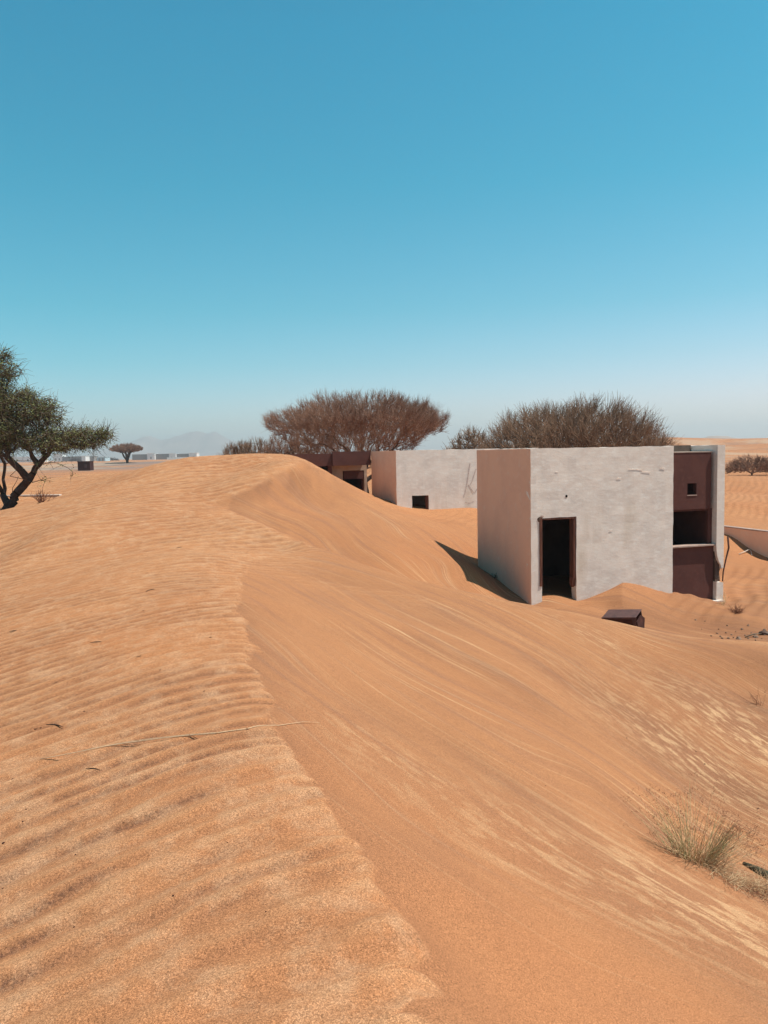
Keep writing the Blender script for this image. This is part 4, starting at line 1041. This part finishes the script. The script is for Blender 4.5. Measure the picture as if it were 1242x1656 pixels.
E3, d3 = blades('leaning_blades', 75, 3, .02, (.62, .0, .22), .26, .46, .0030, M_BLADE, ts, (.07, -.02), .1)
E4, d4 = blades('side_stems', 60, 4, .04, (1.0, -.1, .5), .22, .50, .0018, M_STRAW, ts, (.12, -.05), .3)
E5, d5 = blades('short_stubble', 110, 8, .07, (0, 0, .8), .06, .2, .0015, M_STRAW, ts, (.0, 0), .3)
ends = np.vstack([E1[:55], E2[:65], E3[:45], E4[:45]]); ne = len(ends)
P0 = np.repeat(ends, 6, 0)+rng.normal(0, .022, (ne*6, 3)); V, F, _, _ = twigs(P0, rng.normal(0, 1, (ne*6, 3)), rng.uniform(.012, .038, ne*6), .0016, .7, 9, 3, 0)
fastmesh('seed_heads', V, F, M_SEED, ts)['kind'] = 'stuff'
# dry mat of straw next to it
mb = hit(1192, 1428)
ms = empty('straw_clump', tuple(mb), 'tangled flattened clump of dry straw at the lower right edge, beside the dark log', 'grass')
g = np.random.default_rng(44); n = 420
P0 = np.stack([g.normal(.10, .15, n), g.normal(-.03, .10, n), g.uniform(-.02, .05, n)], 1); P0[:, 2] += np.array([hz(mb[0]+a[0], mb[1]+a[1]) for a in P0])-mb[2]
d = g.normal(0, 1, (n, 3)); d[:, 2] = np.abs(d[:, 2])*.35
V, F, _, _ = twigs(P0, d, g.uniform(.08, .24, n), .0019, .3, 45, 4, -.02)
fastmesh('straw', V, F, M_STRAW, ms)['kind'] = 'stuff'
n = 260; P0 = np.stack([g.normal(.18, .13, n), g.normal(-.10, .09, n), g.uniform(-.01, .03, n)], 1); P0[:, 2] += np.array([hz(mb[0]+a[0], mb[1]+a[1]) for a in P0])-mb[2]
V, F, _, _ = twigs(P0, g.normal(0, 1, (n, 3))*[1, 1, .3], g.uniform(.05, .16, n), .0016, .4, 46, 3, 0)
fastmesh('fallen_seed_heads', V, F, M_SEED, ms)['kind'] = 'stuff'
la = hit(1203, 1398); lb = hit(1262, 1432)
V, F = polytube([la+[0, 0, .0], la*.6+lb*.4+[0, 0, .012], lb+[0, 0, .02], lb+(lb-la)*.7], [.022, .036, .045, .05], 10)
tag(mesh('old_log', V, F, M_LOG, None, True), 'dark grey-green log end lying behind the straw at the right edge', 'log')

# ---------------------------------------------------------------- far buildings and hills
FD = 700
def far_box(name, px0, px1, py0, py1, mat, label, cat, group=None, D_=FD, dep=10, roof=True, door=None):
    a = at(px0, py1, D_); b_ = at(px1, py0, D_); zg = hz(float(a[0]), float(a[1]))
    o = empty(name, (a[0], a[1], 0), label, cat, group); w_ = b_[0]-a[0]; z1 = b_[2]
    box('wall', 0, w_, 0, dep, min(zg, a[2])-1.5, z1-.25, mat, o)
    if roof: box('roof', -.2, w_+.2, -.2, dep+.2, z1-.245, z1, mat, o)
    if door:
        zb_ = a[2]; 
        for t in door: box('opening', w_*t-.7, w_*t+.7, -.05, -.002, zb_-.5, zb_+1.5, M_GREYW if mat is not M_GREYW else M_WHITE, o)
    return o
far_box('white_warehouse', 238, 250, 733.0, 741.5, M_WHITE, 'small white building on the horizon, leftmost of three in the grey wall', 'building', 'white buildings on the left horizon', door=[.5])
far_box('white_warehouse', 273.5, 284, 733.2, 741.5, M_WHITE, 'small white building on the horizon, middle of three in the grey wall', 'building', 'white buildings on the left horizon', door=[.4])
far_box('white_warehouse', 305.5, 318, 732.2, 740.5, M_WHITE, 'small white building on the horizon, rightmost of three, beside the dune top', 'building', 'white buildings on the left horizon', door=[.6])
far_box('grey_compound_wall', 214, 237.5, 734.5, 742.5, M_GREYW, 'grey compound wall on the horizon next to the lone acacia', 'wall', None, D_=703)
far_box('grey_compound_wall', 250.5, 273, 733.8, 741.8, M_GREYW, 'grey compound wall between the left and middle white buildings', 'wall', None, D_=703)
far_box('grey_compound_wall', 284.5, 305, 733.6, 741.2, M_GREYW, 'grey compound wall between the middle and right white buildings', 'wall', None, D_=703)
far_box('low_white_wall', 270, 303, 738.5, 742, M_WHITE, 'low white wall below the middle white building on the horizon', 'wall', None, D_=640, dep=1, roof=False)
far_box('pale_shed', 157, 170, 739, 744.5, M_PALEBLUE, 'pale blue roofed shed on the flat between the green tree and the lone acacia', 'building', None, D_=560, door=[.3, .7])
far_box('white_long_building', 86, 100, 734.5, 744, M_WHITE, 'white building on the horizon seen through the right fringe of the green tree', 'building', None, door=[.3, .7])
far_box('grey_long_building', 101, 152, 737.5, 743.5, M_GREYW, 'long low grey building on the horizon above the rusty tank', 'building', None)
far_box('white_long_building', 20, 70, 738, 745.5, M_WHITE, 'long white building on the horizon behind the green tree trunk', 'building', None, door=[.15, .5, .8])
far_box('grey_long_building', -60, 16, 736.5, 745.5, M_GREYW, 'grey building on the horizon at the left edge behind the green tree', 'building', None)
far_box('pale_shed', 132, 138, 737.5, 744, M_WHITE, 'tiny white hut on the horizon just above the rusty tank', 'building', None, D_=690)
g = np.random.default_rng(8)
for k, (px, py, w_, hh, dd) in enumerate([(176, 742, 16, 2.8, 600), (350, 738.5, 25, 2.5, 720), (168, 741, 12, 2.4, 640), (122, 743, 10, 2.5, 640)]):
    c = at(px, py+1.5, dd); n = 900; a = g.uniform(0, 6.28, n); r = g.random(n)**.5
    P0 = np.stack([w_*.5*r*np.cos(a), 3*r*np.sin(a), hh*np.sqrt(1-r**2)*g.random(n)*(.7+.3*np.sin(a*5+k))], 1)
    V, F, _, _ = twigs(P0, g.normal(0, 1, (n, 3)), np.full(n, .9), .10, .3, k, 2, .1)
    o = fastmesh('distant_scrub', V, F, M_BARK); o.location = (c[0], c[1], c[2]-.5)
    tag(o, ['dark scrub on the horizon left of the lone acacia', 'dark scrub line on the horizon just right of the white buildings', 'low dark scrub on the horizon over the pale shed', 'dark scrub on the horizon right of the green tree'][k], 'scrub', None)

def ridge(name, prof, D_, mat, depth, seed, zb=-5):
    """prof: list of (px, py) skyline; makes a rugged hill mesh with real depth"""
    pxs = np.linspace(prof[0][0], prof[-1][0], 160); tops = np.interp(pxs, [a[0] for a in prof], [a[1] for a in prof])
    nr = 26; V = []; g = np.random.default_rng(seed)
    X = np.array([at(p, q, D_)[0] for p, q in zip(pxs, tops)]); Z = np.array([at(p, q, D_)[2] for p, q in zip(pxs, tops)])
    tt = np.linspace(-1, 1, nr)
    XX, TT = np.meshgrid(X, tt); ZZ = np.interp(XX, X, Z)
    YY = D_+TT*depth
    prof_ = (1-np.abs(TT)**1.3); nz = fbm(XX/(depth*.35), YY/(depth*.35), seed, 5)
    Zf = zb+(ZZ-zb)*prof_*(1+.28*nz*(1-prof_*.5)) + .07*(ZZ-zb)*fbm(XX/(depth*.12), YY/(depth*.12), seed+4, 3)
    V = np.stack([XX, YY, Zf], -1).reshape(-1, 3); nx = len(X)
    i, j = np.meshgrid(np.arange(nr-1), np.arange(nx-1), indexing='ij')
    F = np.stack([i*nx+j, i*nx+j+1, (i+1)*nx+j+1, (i+1)*nx+j], -1).reshape(-1, 4)
    o = fastmesh(name, V, F, mat, None, False); return tag(o, kind='structure')
ridge('mountains', [(100, 742), (150, 735), (190, 722), (215, 713), (240, 706), (262, 712), (280, 708), (300, 703), (318, 698), (335, 702), (350, 699), (366, 708), (385, 716), (420, 722), (470, 728), (560, 733), (640, 736)], 4200, M_MTN, 420, 3)
ridge('hills', [(1060, 730), (1095, 719), (1120, 714), (1140, 711), (1152, 706), (1163, 704.5), (1175, 706), (1188, 710), (1215, 712), (1250, 714), (1300, 718), (1400, 722)], 2200, M_DUNEMTN, 260, 9)

# haze: even thin air round the whole place
HD = 3.9e-4
V, F = box_vf(-4800, 4800, -4800, 4800, -25, 135)
hzm = bpy.data.materials.new('haze'); hzm.use_nodes = True; nt_ = hzm.node_tree; nt_.nodes.clear()
mo = nt_.nodes.new('ShaderNodeOutputMaterial'); pv = nt_.nodes.new('ShaderNodeVolumePrincipled'); pv.inputs['Density'].default_value = HD; pv.inputs['Color'].default_value = (.96, .97, .98, 1)
pv.inputs['Anisotropy'].default_value = 0.2
nt_.links.new(pv.outputs[0], mo.inputs['Volume'])
tag(mesh('haze', V, F, hzm), kind='stuff')
